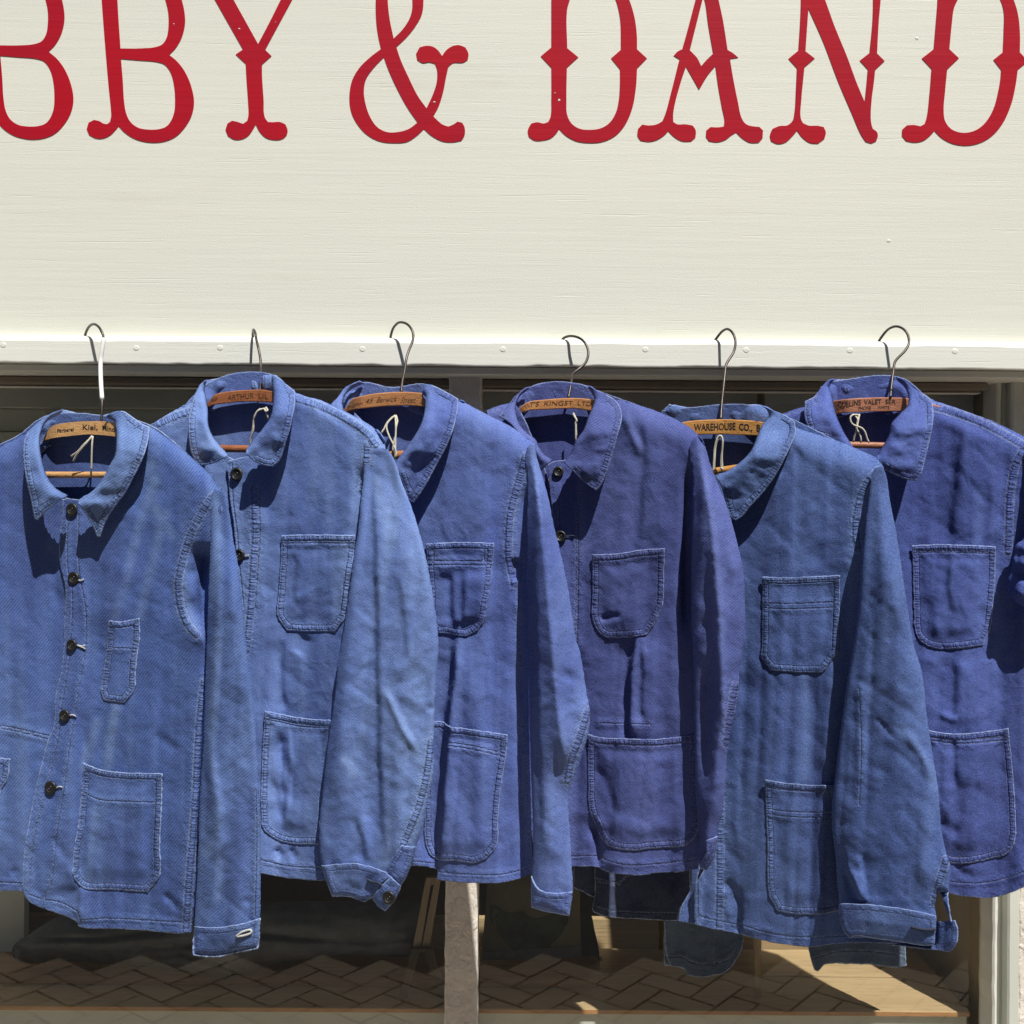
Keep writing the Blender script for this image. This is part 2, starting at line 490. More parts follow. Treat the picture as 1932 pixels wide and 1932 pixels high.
def painted_wood(name, c1, c2, relief=1.0, sx=2.0, sz=60.0, rough=.55, dirt=.3):
    s = NT(name); v = s.obj()
    st = s.noise(s.scale(v, (sx, sx, sz)), 1.0, 6, .62, .5)
    st2 = s.noise(s.scale(v, (sx * 3, 10, sz * 5.0)), 1.0, 3, .6, .6)
    lo = s.noise(s.scale(v, (.8, .8, 3.0)), 1.0, 3, .5)
    fine = s.noise(v, 420, 2, .6)
    c = s.mix(s.ramp(lo, .3, .7), c1, c2)
    pin = s.noise(s.scale(v, (1.5, 1.5, 8)), 2.0, 4, .7)
    c = s.mix(s.math('MULTIPLY', s.ramp(pin, .55, .8), dirt), c, rgb(.60, .57, .47))
    spk = s.n('ShaderNodeTexVoronoi'); s.put(spk.inputs['Vector'], v); spk.inputs['Scale'].default_value = 9
    c = s.mix(s.math('MULTIPLY', s.ramp(spk.outputs[0], .018, .010), .6), c, rgb(.15, .14, .12))
    # long shallow cracks and dry-brush furrows
    fur = s.ramp(st2, .60, .75)
    h = s.math('ADD', s.math('MULTIPLY', st, .00038 * relief), s.math('MULTIPLY', st2, .00016 * relief))
    h = s.math('ADD', h, s.math('MULTIPLY', fine, .0002 * relief))
    h = s.math('SUBTRACT', h, s.math('MULTIPLY', fur, .0002 * relief))
    return s.finish(c, rough, h, 1.0, 1.0, spec=.4)

def timber(name, c1, c2, axis='x', gloss=.4, knots=True, sc=1.0):
    s = NT(name); v = s.obj()
    scl = (3, 40, 40) if axis == 'x' else (40, 40, 3)
    g = s.noise(s.scale(v, tuple(q * sc for q in scl)), 1.0, 5, .6, 1.2)
    g2 = s.noise(s.scale(v, tuple(q * 6 * sc for q in scl)), 1.0, 2, .6)
    c = s.mix(s.ramp(g, .3, .7), c1, c2)
    c = s.mix(s.math('MULTIPLY', s.ramp(g2, .5, .75), .35), c, s.mix(.6, c2, rgb(.02, .01, .005)))
    h = s.math('MULTIPLY', g2, .0006)
    return s.finish(c, gloss, h, spec=.45)

def flat(name, c, rough=.6, metallic=0.0, nscale=60, amt=.25, bump=.0004, spec=.5):
    s = NT(name); v = s.obj()
    n = s.noise(v, nscale, 4, .6)
    dark = (c[0] * (1 - amt), c[1] * (1 - amt), c[2] * (1 - amt), 1)
    return s.finish(s.mix(s.ramp(n, .35, .65), dark, c), rough, s.math('MULTIPLY', n, bump), metallic=metallic, spec=spec)

def peeling(name, c1, c2, amp=.006, sc=45):
    s = NT(name); v = s.obj()
    n = s.noise(s.scale(v, (1, 1, .8)), sc, 5, .6, .6)
    n2 = s.noise(v, sc * .3, 3, .6)
    n3 = s.noise(v, sc * 5, 3, .6)
    pl = s.ramp(n, .42, .50)
    c = s.mix(s.ramp(n2, .3, .7), c1, c2)
    c = s.mix(s.math('MULTIPLY', s.ramp(n3, .62, .8), .15), c, rgb(.3, .27, .22))
    h = s.math('ADD', s.math('MULTIPLY', pl, amp * .04), s.math('ADD', s.math('MULTIPLY', n, amp * .9), s.math('MULTIPLY', n3, amp * .10)))
    return s.finish(c, .55, h, spec=.4)

def glass_mat(name):
    s = NT(name)
    lw = s.n('ShaderNodeLayerWeight'); lw.inputs[0].default_value = .5
    fr = s.math('ADD', .055, s.math('MULTIPLY', s.math('POWER', lw.outputs['Facing'], 5.0), .85))
    v = s.obj()
    wob = s.n('ShaderNodeBump'); wob.inputs['Strength'].default_value = 1.0; wob.inputs['Distance'].default_value = 1.0
    s.put(wob.inputs['Height'], s.math('MULTIPLY', s.noise(v, 2.2, 2, .5), .0003))
    tr = s.n('ShaderNodeBsdfTransparent'); tr.inputs[0].default_value = (.90, .92, .89, 1)
    gl = s.n('ShaderNodeBsdfGlossy'); gl.inputs['Roughness'].default_value = .015
    gl.inputs[0].default_value = (1, 1, 1, 1)
    s.t.links.new(wob.outputs[0], gl.inputs['Normal'])
    dust = s.n('ShaderNodeBsdfDiffuse'); dust.inputs[0].default_value = (.55, .53, .45, 1)
    mx = s.n('ShaderNodeMixShader'); s.t.links.new(fr, mx.inputs[0])
    s.t.links.new(tr.outputs[0], mx.inputs[1]); s.t.links.new(gl.outputs[0], mx.inputs[2])
    m2 = s.n('ShaderNodeMixShader')
    s.put(m2.inputs[0], s.math('MULTIPLY', s.noise(v, 3.0, 4, .6), .015))
    s.t.links.new(mx.outputs[0], m2.inputs[1]); s.t.links.new(dust.outputs[0], m2.inputs[2])
    s.t.links.new(m2.outputs[0], s.out.inputs[0])
    return s.m

def red_paint():
    s = NT('red_sign_paint'); v = s.obj()
    st = s.noise(s.scale(v, (2, 2, 60)), 1.0, 6, .62, .5)
    st2 = s.noise(s.scale(v, (6, 10, 300)), 1.0, 3, .6, .6)
    lo = s.noise(v, 5, 4, .6)
    c = s.mix(s.ramp(lo, .35, .7), rgb(.43, .004, .016), rgb(.37, .005, .020))
    c = s.mix(s.math('MULTIPLY', s.ramp(st2, .55, .75), .10), c, rgb(.30, .008, .014))
    h = s.math('ADD', s.math('MULTIPLY', st, .0005), s.math('MULTIPLY', st2, .00015))
    return s.finish(c, .6, h, spec=.15)

def paver_mat():
    s = NT('clay_pavers'); v = s.obj()
    rnd = s.attr('tone')
    c = s.mix(rnd, rgb(.28, .225, .165), rgb(.36, .295, .225))
    n = s.noise(v, 40, 4, .65)
    c = s.mix(s.math('MULTIPLY', s.ramp(n, .4, .7), .4), c, rgb(.24, .20, .16))
    return s.finish(c, .85, s.math('MULTIPLY', n, .002), spec=.3)

M = {}
M['cream'] = painted_wood('cream_painted_board', rgb(.752, .748, .660), rgb(.722, .722, .640))
M['cream2'] = painted_wood('cream_painted_batten', rgb(.80, .80, .73), rgb(.77, .77, .70), 1.0, 3.0, 80)
M['dimwood'] = painted_wood('old_cream_painted_wood', rgb(.86, .85, .76), rgb(.80, .78, .69), 1.0, 2.0, 50)
M['brownwood'] = painted_wood('worn_brown_stop', rgb(.30, .25, .19), rgb(.18, .14, .11), 1.6, 2.0, 60)
M['frame'] = painted_wood('pale_window_frame', rgb(.66, .67, .60), rgb(.58, .60, .54), 1.0, 30.0, 3.0)
M['post'] = peeling('peeling_cream_paint', rgb(.84, .78, .70), rgb(.72, .66, .58))
M['red'] = red_paint()
M['glass'] = glass_mat('window_glass')
M['paver'] = paver_mat()
M['joint'] = flat('joint_sand', rgb(.07, .058, .045), .95)
M['asphalt'] = flat('asphalt', rgb(.055, .055, .054), .9, nscale=150)
M['steel'] = flat('dull_steel_wire', rgb(.085, .072, .065), .38, .8, 200, .3, .0001)
M['sheath'] = flat('white_plastic_sleeve', rgb(.82, .82, .80), .35, 0, 50, .04, .0)
M['string'] = flat('cotton_string', rgb(.72, .68, .55), .9, 0, 900, .35, .0006)
M['brass'] = flat('brass_pin', rgb(.45, .33, .12), .35, .9)
M['ink'] = flat('printed_ink', rgb(.030, .022, .016), .7, 0, 700, .3, .0)
M['ink2'] = flat('faded_ink', rgb(.10, .045, .020), .7, 0, 500, .5, .0)
M['button'] = flat('black_button', rgb(.012, .012, .012), .45, 0, 60, .2, .0)
M['buttongrey'] = flat('grey_metal_button', rgb(.16, .15, .14), .4, .6)
M['thread'] = flat('white_thread', rgb(.68, .68, .64), .9, 0, 1200, .4, .0008)
M['darkthread'] = flat('dark_thread', rgb(.03, .04, .08), .9, 0, 900, .3, .0005)
M['ply'] = timber('pale_plywood', rgb(.60, .43, .25), rgb(.50, .345, .19), 'x', .45)
M['plyedge'] = timber('plywood_edge', rgb(.60, .30, .12), rgb(.42, .20, .08), 'x', .5)
M['oldplank'] = timber('old_brown_plank', rgb(.42, .21, .10), rgb(.24, .12, .06), 'x', .5)
M['oldleg'] = timber('dark_stained_leg', rgb(.060, .038, .020), rgb(.03, .02, .012), 'z', .5)
M['easel'] = timber('weathered_easel', rgb(.46, .33, .22), rgb(.34, .24, .155), 'z', .5)
M['boxpaint'] = painted_wood('white_box_paint', rgb(.66, .66, .60), rgb(.60, .60, .55), .6)
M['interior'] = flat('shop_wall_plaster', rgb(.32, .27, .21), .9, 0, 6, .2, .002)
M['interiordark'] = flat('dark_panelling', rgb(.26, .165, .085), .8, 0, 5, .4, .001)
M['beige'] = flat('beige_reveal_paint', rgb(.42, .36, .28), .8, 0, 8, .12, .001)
M['darkcloth'] = flat('charcoal_cloth', rgb(.13, .135, .15), .95, 0, 30, .3, .0015)
M['black'] = flat('black_paint', rgb(.012, .011, .010), .6)
M['facade'] = flat('opposite_render', rgb(.50, .46, .38), .9, 0, 3, .2, .004)
M['label'] = flat('woven_label', rgb(.30, .30, .36), .9, 0, 900, .2, .0)

def hanger_wood(name, c1, c2): return timber(name, c1, c2, 'x', .38, sc=2.0)
M['hw1'] = hanger_wood('pale_beech', rgb(.62, .36, .16), rgb(.54, .295, .12))
M['hw2'] = hanger_wood('reddish_beech', rgb(.36, .135, .055), rgb(.28, .095, .038))
M['hw3'] = hanger_wood('orange_beech', rgb(.50, .235, .10), rgb(.43, .185, .072))
M['hw4'] = hanger_wood('honey_beech', rgb(.56, .27, .10), rgb(.46, .20, .075))
M['hw5'] = hanger_wood('golden_beech', rgb(.58, .29, .085), rgb(.48, .22, .06))
M['hw6'] = hanger_wood('rosy_beech', rgb(.46, .20, .115), rgb(.38, .15, .085))

#            base                    deep                   faded
M['d1'] = denim('denim_mid_blue', rgb(.046,.100,.350), rgb(.022,.045,.225), rgb(.135,.225,.490), 1, 1.3, .8, .0032, .75, .6)
M['d2'] = denim('denim_light_blue', rgb(.100,.175,.510), rgb(.055,.100,.370), rgb(.200,.310,.630), 2, .9, .9, .0028, .55, .6)
M['d3'] = denim('denim_blue', rgb(.066,.108,.410), rgb(.038,.060,.290), rgb(.150,.225,.550), 3, .9, .9, .0028, .6, .6)
M['d4'] = denim('denim_violet_blue', rgb(.050,.064,.275), rgb(.028,.034,.180), rgb(.100,.130,.385), 4, 1.0, .8, .0030, .5, .65)
M['d5'] = denim('moleskin_teal_blue', rgb(.044,.088,.300), rgb(.020,.040,.170), rgb(.110,.185,.450), 5, .3, 1.3, .0028, .5, .55)
M['d6'] = denim('denim_deep_blue', rgb(.040,.062,.310), rgb(.020,.030,.190), rgb(.095,.145,.460), 6, .5, 1.1, .0028, .7, .7)
M['dk1'] = denim('dark_navy_cloth', rgb(.030,.034,.060), rgb(.020,.023,.045), rgb(.045,.052,.090), 7, .3, .6, .0028, .9)
M['dk2'] = denim('slate_teal_cloth', rgb(.075,.105,.140), rgb(.050,.070,.095), rgb(.120,.160,.200), 8, .3, .6, .0028, .8)
# ------------------------------------------------------------------ the street
g = MB()
g.v = [(-60, -60, -.05), (60, -60, -.05), (60, 30, -.05), (-60, 30, -.05)]; g.f = [(0, 1, 2, 3)]
tag(g.build('road', M['asphalt']), kind='structure')
g = MB().box(-6, 6, -2.2, .35, -.045, -.012)
tag(g.build('pavement_bed', M['joint']), kind='structure')
def herringbone():
    L_, w_, gap = .215, .1025, .008
    vs, fs, tone = [], [], []
    c, s = math.cos(R(38)), math.sin(R(38))
    rnd = random.Random(3)
    u = w_ + .0
    for i in range(-70, 71):
        for j in range(-40, 41):
            for k in (0, 1):
                # herringbone on a unit of w: pairs of bricks stepping diagonally
                bx = i * u + j * u * 1.0 * 0 + (j * 2 * u) ; by = i * u - j * 2 * u
                if k == 0: x0, x1, y0, y1 = bx, bx + 2 * u, by, by + u
                else: x0, x1, y0, y1 = bx + 2 * u - 2 * u, bx + u - 2 * u + u, by + u, by + 3 * u
                if k == 1: x0, x1 = bx, bx + u
                X = (x0 + x1) / 2; Y = (y0 + y1) / 2
                xx = X * c - Y * s; yy = X * s + Y * c - 1.4
                if not (-3.6 < xx < 3.6 and -2.12 < yy < .2): continue
                b = len(vs); gg = gap / 2; z1 = rnd.uniform(-.001, .0015); t = rnd.random()
                for (px, py) in ((x0+gg, y0+gg), (x1-gg, y0+gg), (x1-gg, y1-gg), (x0+gg, y1-gg)):
                    vs.append((px * c - py * s, px * s + py * c - 1.4, z1)); 
                for (px, py) in ((x0+gg, y0+gg), (x1-gg, y0+gg), (x1-gg, y1-gg), (x0+gg, y1-gg)):
                    vs.append((px * c - py * s, px * s + py * c - 1.4, -.02))
                tone += [t] * 8
                fs += [(b, b+1, b+2, b+3), (b+4, b+5, b+1, b), (b+5, b+6, b+2, b+1), (b+6, b+7, b+3, b+2), (b+7, b+4, b, b+3)]
    me = mesh_from(vs, fs)
    at = me.attributes.new('tone', 'FLOAT', 'POINT'); at.data.foreach_set('value', np.array(tone, np.float32))
    return link_mesh('pavement', me, M['paver'])
tag(herringbone(), kind='structure')
g = MB().box(-30, 30, -12.5, -9.5, -.05, 8.5)
tag(g.build('building', M['facade']), 'plain pale rendered building across the street from the shop', 'building')

# ------------------------------------------------------------------ painted sign board with its batten
def zat(y, d, x=2048): return float(W(x, y, d)[2])
def xat(x, d, y=2048): return float(W(x, y, d)[0])
sign = empty('shop_sign', (0, 0, 1.9), 'cream painted shop fascia board with large red hand-painted letters above the jackets', 'sign')
zt, zb = zat(1362, .022), zat(1462, .022)
board = MB().box(-2.2, 2.2, 0, .10, zb + .012, 2.75).build('board', M['cream'], sign)
# batten with a slightly uneven, rounded lip
def batten():
    nx = 420
    prof = [(.0, zt + .006), (-.008, zt + .005), (-.017, zt + .0025), (-.0205, zt - .001), (-.022, zt - .005), (-.022, (zt + zb) / 2), (-.022, zb + .002), (-.0215, zb + .0004), (-.018, zb - .0005), (.0, zb)]
    vs, fs = [], []
    rnd = random.Random(1)
    xs = np.linspace(-2.2, 2.2, nx)
    for x in xs:
        e = float(fbm(np.array([x * 14]), np.array([.3]), 21, 4)[0]) * .0022
        e2 = float(fbm(np.array([x * 22]), np.array([7.3]), 23, 4)[0]) * .0028
        for i, (y, z) in enumerate(prof):
            dz = e * (i in (2, 3, 4)) + e2 * (i in (6, 7, 8)) 
            vs.append((x, y, z + dz))
    k = len(prof)
    for i in range(nx - 1):
        for j in range(k - 1):
            fs.append((i*k + j, i*k + j + 1, (i+1)*k + j + 1, (i+1)*k + j))
        fs.append((i*k + k - 1, i*k, (i+1)*k, (i+1)*k + k - 1))
    fs.append(tuple(range(k))); fs.append(tuple((nx-1)*k + j for j in reversed(range(k))))
    return mesh_from(vs, fs)
bt = link_mesh('batten', batten(), M['cream2'], sign)
for px, py in ((13, 1380), (545, 1392), (880, 1391), (1450, 1396), (2012, 1397), (2582, 1398), (2985, 1400), (3400, 1402), (3820, 1405)):
    c = Wv(px, py, .0222); m = MB(); n = 14
    for rr, dd in ((.0058, -.001), (.0048, .0000), (.0030, .00012), (.0015, .00014)):
        for k in range(n):
            a = 2 * math.pi * k / n
            m.v.append((c.x + rr * math.cos(a), c.y - dd, c.z + rr * math.sin(a) * .85))
    for r_ in range(3):
        for k in range(n):
            m.f.append((r_*n + k, r_*n + (k+1) % n, (r_+1)*n + (k+1) % n, (r_+1)*n + k))
    m.f.append(tuple(3*n + k for k in range(n)))
    m.build('screw_head', M['cream2'], bt, True)

LET = []
b_out = "640,-250 655,0 680,330 700,560 714,700 716,745 708,785 690,799 665,795 640,780 605,772 570,790 558,830 575,870 620,890 665,890 710,870 745,835 764,812 800,850 860,890 930,912 990,918 1060,910 1130,880 1190,820 1235,740 1249,660 1235,570 1195,470 1145,400 1089,352 1130,310 1170,240 1190,160 1190,100 1170,0 1120,-120 1040,-210 920,-255 800,-262"
b_h1 = "778,378 900,388 1010,398 1060,415 1100,470 1122,560 1127,640 1122,720 1100,780 1070,815 1020,832 950,834 890,822 840,785 812,730 798,650 790,520"
b_h2 = "775,312 900,312 1000,303 1045,285 1072,245 1084,180 1083,80 1065,0 1030,-100 960,-170 860,-190 770,-190 752,-150 757,30"
sh = lambda s: [(x - 777, y - 20) for x, y in parse(s)]
LET.append((L1(sh(b_out)), [L1(sh(b_h1)), L1(sh(b_h2))]))
LET.append((L1(b_out), [L1(b_h1), L1(b_h2)]))
LET.append((L1("1244,-250 1385,0 1565,318 1518,350 1582,410 1588,520 1597,650 1600,740 1592,778 1565,797 1530,785 1495,777 1465,795 1452,835 1468,875 1510,898 1560,895 1600,872 1630,830 1647,800 1670,845 1710,885 1760,900 1815,895 1845,870 1852,840 1838,800 1800,785 1755,787 1725,785 1705,755 1697,640 1687,480 1687,415 1748,360 1707,320 1880,0 2015,-250 1935,-250 1807,0 1740,135 1662,283 1505,0 1366,-250"), []))
LET.append((L2("488,0 492,150 505,240 522,315 450,370 380,440 335,520 318,620 330,720 370,800 430,865 510,908 600,920 690,912 750,875 798,830 850,875 920,910 985,915 1040,905 1060,870 1060,820 1045,790 1015,783 990,800 955,815 915,800 880,770 858,748 890,690 920,600 940,500 955,430 985,405 1050,402 1080,385 1085,345 1065,305 1020,290 975,300 940,325 915,360 890,325 855,300 810,295 770,305 748,345 755,385 790,405 835,400 870,410 883,450 880,530 855,610 815,697 760,620 700,500 650,390 620,302 690,235 745,165 785,90 795,0 790,-90 750,-170 680,-215 600,-210 530,-160 495,-80"),
            [L2("565,0 577,120 603,248 660,190 705,120 722,60 724,0 715,-80 680,-130 635,-140 585,-110 567,-50"), L2("540,368 480,430 425,510 411,590 420,660 450,750 500,820 560,850 630,850 700,830 758,788 690,690 620,560 570,450")]))
LET.append((L3("170,-250 170,0 170,305 102,362 170,435 170,640 165,750 150,785 120,795 80,787 40,795 18,840 25,880 60,903 120,903 165,890 200,860 220,830 260,870 330,908 420,920 500,912 580,875 640,810 690,700 715,560 722,440 785,375 722,318 720,220 705,110 672,0 620,-110 520,-200 400,-240"),
            [L3("288,0 272,60 272,310 343,368 270,435 267,640 272,740 300,795 350,828 420,836 490,825 545,790 585,725 605,640 612,540 612,445 555,375 618,320 614,130 600,50 585,0 540,-80 470,-130 390,-150 320,-120")]))
LET.append((L3("1158,-220 1098,0 1040,220 1012,318 985,330 958,358 995,380 940,600 905,730 885,780 850,800 800,808 755,802 728,830 725,875 745,905 800,912 850,900 900,868 922,843 960,880 1010,908 1070,910 1098,885 1100,840 1080,808 1030,800 980,800 955,785 955,730 1000,540 1037,428 1121,577 1180,480 1226,425 1245,560 1270,700 1285,780 1280,815 1240,820 1195,818 1168,840 1165,880 1185,908 1235,915 1290,900 1330,870 1360,852 1400,890 1450,918 1505,918 1530,890 1533,840 1510,817 1460,812 1425,800 1400,770 1370,650 1340,500 1320,378 1373,370 1340,342 1305,322 1275,130 1247,0 1200,-220"),
            [L3("1149,-25 1062,323 1110,375 1135,425 1170,385 1212,345 1180,160 1157,0")]))
LET.append((L4("365,0 360,150 347,355 278,412 337,478 330,640 320,790 305,850 270,880 215,885 165,905 147,950 155,990 200,1010 255,1000 310,950 338,917 375,965 430,1003 485,1008 530,975 540,930 525,892 480,883 420,882 380,865 365,835 368,700 382,550 390,472 462,410 397,360 408,200 418,60 520,290 630,580 720,790 790,950 820,995 860,1007 895,990 906,950 895,922 870,905 858,860 862,700 875,600 887,490 953,428 900,375 912,150 925,0 935,-200 990,-240 830,-240 865,-200 872,0 868,150 847,372 779,425 835,487 825,600 813,715 760,590 690,400 600,180 535,0 440,-240 300,-240 360,-200"), []))
LET.append((L4("1325,-220 1325,0 1310,200 1298,345 1215,410 1283,483 1270,650 1250,820 1235,870 1205,887 1160,878 1110,880 1077,910 1075,955 1105,990 1160,1000 1220,990 1270,955 1303,918 1350,965 1430,1008 1520,1022 1610,1008 1700,960 1780,870 1840,740 1875,590 1888,490 1960,430 1903,367 1904,240 1890,100 1860,0 1800,-120 1700,-200 1550,-235"),
            [L4("1465,0 1440,60 1425,170 1408,345 1475,408 1393,487 1378,640 1368,780 1378,850 1420,905 1480,930 1545,930 1610,905 1670,850 1720,760 1750,650 1768,550 1772,490 1718,420 1784,367 1790,220 1790,80 1768,0 1710,-90 1620,-130 1530,-110")]))
for out, holes in LET:
    o = smooth_line(out, True, 6, 38)
    hs = [smooth_line(h, True, 6, 38) for h in holes]
    V, Fc = triangulate(o, [], 4000, hs)
    P = W(V[:, 0], V[:, 1], .0009); n = len(P)
    P2 = P.copy(); P2[:, 1] = -.0001
    faces = list(Fc)
    from collections import Counter
    ec = Counter()
    for f in Fc:
        for i in range(len(f)): ec[(f[i], f[(i+1) % len(f)])] += 1
    for (a, b) in list(ec):
        if (b, a) not in ec: faces.append((b, a, n + a, n + b))
    me = mesh_from(np.concatenate([P, P2]), faces)
    link_mesh('letter', me, M['red'], sign)
# small chips and a flake on the board
def chip(x, y, r, d, parent, mat, name='paint_chip'):
    m = MB(); c = Wv(x, y, d); rnd = random.Random(int(x)); n = 9
    m.v.append((c.x, c.y - .0006, c.z))
    for k in range(n):
        a = 2 * math.pi * k / n; q = r * rnd.uniform(.6, 1.2)
        m.v.append((c.x + q * math.cos(a), c.y, c.z + q * .8 * math.sin(a)))
    for k in range(n): m.f.append((0, 1 + k, 1 + (k + 1) % n))
    m.build(name, mat, parent)
for x, y, r in ((2237, 400, .0022), (2219, 372, .0012), (1738, 408, .0017), (957, 115, .0014), (1102, 88, .0008), (695, 96, .0012)):
    chip(x, y, r, .0012, sign, M['cream2'])
chip(3668, 153, .003, .0004, sign, M['cream2']); chip(3555, 962, .003, .0004, sign, M['cream2'])

# ------------------------------------------------------------------ shop window
win = empty('shop_window', (0, .08, 1.2), 'wide shop window with peeling cream frame and centre mullion behind the row of jackets', 'window')
GY = .105
fx0, fx1 = -1.9, xat(3960, -.03, 3800)
# header: soffit board, dark stop, top rail
MB().box(-2.2, 2.2, -.006, .098, zat(1500, .0), zb - .001).build('header_board', M['dimwood'], win, bevel=.002)
MB().box(-2.2, fx1, .050, .098, zat(1545, -.05), zat(1498, .0) - .002).build('top_stop', M['brownwood'], win, bevel=.002)
MB().box(-2.2, fx1, .080, .098, zat(1562, -.08), zat(1545, -.05) - .001).build('top_rail', M['dimwood'], win, bevel=.002)
# mullion, slightly ragged
def post(x0, x1, y0, y1, z0, z1, rag=.0015, seed=3):
    nz = 160; vs, fs = [], []
    for i in range(nz):
        z = z0 + (z1 - z0) * i / (nz - 1)
        a = float(fbm(np.array([z * 45]), np.array([1.]), seed, 4)[0]) * rag; b = float(fbm(np.array([z * 45]), np.array([9.]), seed, 4)[0]) * rag
        bb = .003
        vs += [(x0 + a, y1, z), (x0 + a, y0 + bb, z), (x0 + a + bb, y0, z), (x1 + b - bb, y0, z), (x1 + b, y0 + bb, z), (x1 + b, y1, z)]
    k = 6
    for i in range(nz - 1):
        for j in range(k):
            j2 = (j + 1) % k
            fs.append((i*k + j2, i*k + j, (i+1)*k + j, (i+1)*k + j2))
    return mesh_from(vs, fs)
mx0, mx1 = xat(1778, -.025, 3900), xat(1910, -.025, 3900)
link_mesh('mullion', post(mx0, mx1, .025, .10, .30, zat(1500, -.03)), M['post'], win)
# right jamb in three steps
zj0, zj1 = .30, zb - .006
def jambx(p, d): return xat(p, d, 3800)
link_mesh('inner_bead', post(jambx(3952, -.075), jambx(3972, -.075), .056, .11, zj0, zj1, .0012, 5), M['cream2'], win)
link_mesh('jamb_groove', post(jambx(3972, -.085) + .0, jambx(4024, -.085) + .004, .068, .12, zj0, zj1, .0006, 6), M['frame'], win)
link_mesh('jamb', post(jambx(4022, -.055), jambx(4072, -.055), .046, .13, zj0, zj1, .0006, 7), M['frame'], win)
link_mesh('outer_frame', post(jambx(4074, -.046), jambx(4074, -.046) + .12, .046, .13, zj0, zj1, .003, 8), M['post'], win)
MB().box(-2.2, 2.2, -.02, .11, .22, .30).build('sill', M['frame'], win, bevel=.004)
gx0, gx1 = -2.2, jambx(3960, -GY)
for a, b in ((gx0, mx0 + .004), (mx1 - .004, gx1 + .01)):
    m = MB(); m.v = [(a, GY, .29), (b, GY, .29), (b, GY, zb + .02), (a, GY, zb + .02)]; m.f = [(0, 1, 2, 3)]
    m.build('glass_pane', M['glass'], win)
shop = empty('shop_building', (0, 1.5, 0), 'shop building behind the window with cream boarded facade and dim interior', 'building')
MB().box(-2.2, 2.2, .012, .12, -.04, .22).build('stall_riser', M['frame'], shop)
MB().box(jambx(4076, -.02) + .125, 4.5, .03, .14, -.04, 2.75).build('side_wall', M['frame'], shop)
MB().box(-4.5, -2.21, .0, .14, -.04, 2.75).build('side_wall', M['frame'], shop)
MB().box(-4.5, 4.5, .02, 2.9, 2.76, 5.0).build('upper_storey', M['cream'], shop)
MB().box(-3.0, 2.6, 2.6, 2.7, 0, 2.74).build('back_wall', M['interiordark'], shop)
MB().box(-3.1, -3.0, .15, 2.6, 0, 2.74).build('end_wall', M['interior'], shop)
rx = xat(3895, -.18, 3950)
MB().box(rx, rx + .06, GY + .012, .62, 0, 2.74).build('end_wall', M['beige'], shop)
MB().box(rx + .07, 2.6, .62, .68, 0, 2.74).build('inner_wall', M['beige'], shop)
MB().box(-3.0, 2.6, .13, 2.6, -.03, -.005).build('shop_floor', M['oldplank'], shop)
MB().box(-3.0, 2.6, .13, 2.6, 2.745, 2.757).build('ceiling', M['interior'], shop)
# boarded soffit inside the window head
hb = MB()
zz = zat(1562, -.12) + .03
k = 0
for ztop_, zbot_ in ((zz, zat(1648, -.20)), (zat(1648, -.20) - .002, zat(1740, -.20)), (zat(1742, -.20), zat(1850, -.20)), (zat(1852, -.20), zat(1960, -.20)), (zat(1962, -.20), zat(2080, -.20))):
    hb.box(-2.2, rx - .002, .190 + .006 * (k % 2), .212, zbot_, ztop_); k += 1
hb.build('display_panelling', M['dimwood'], shop, bevel=.002)
MB().box(-2.2, rx - .002, .42, .44, zat(2080, -.20), 2.74).build('display_back', M['dimwood'], shop)
for x, w in ((176, 22), (2560, 18)):
    a = xat(x, -.185, 1700)
    MB().box(a, a + w * PX * 1.15, .180, .189, zat(2080, -.20), zat(1655, -.185)).build('board_strip', M['dimwood'], shop, bevel=.002)

# ------------------------------------------------------------------ inside the window
shelf_z = float(W(3000, 4042, -.125)[2])
ds = empty('display_box', (.3, .3, .3), 'long white painted display box with pale plywood top, half sunlit, inside the window', 'display box')
sx1 = xat(3880, -.125, 4040)
MB().box(xat(-500, -.13), sx1, .126, .262, shelf_z - .008, shelf_z).build('top', M['ply'], ds, bevel=.001)
MB().box(xat(-500, -.13), sx1 + .0, .264, .385, shelf_z - .008, shelf_z + .0015).build('top', M['ply'], ds, bevel=.001)
MB().box(xat(-500, -.13), sx1, .1245, .1258, shelf_z - .0075, shelf_z - .001).build('edge_strip', M['plyedge'], ds)
MB().box(xat(-500, -.13), sx1 - .002, .134, .150, .05, shelf_z - .009).build('front_panel', M['boxpaint'], ds)
MB().box(sx1 - .02, sx1 - .004, .152, .38, .05, shelf_z - .009).build('side_panel', M['boxpaint'], ds)
MB().box(xat(-500, -.13), sx1, .40, .418, shelf_z - .02, shelf_z + .05).build('back_rail', M['ply'], ds)
MB().box(-2.2, xat(108, -.30), .30, .32, .05, zat(2090, -.3)).build('pale_boarding', M['dimwood'], shop)
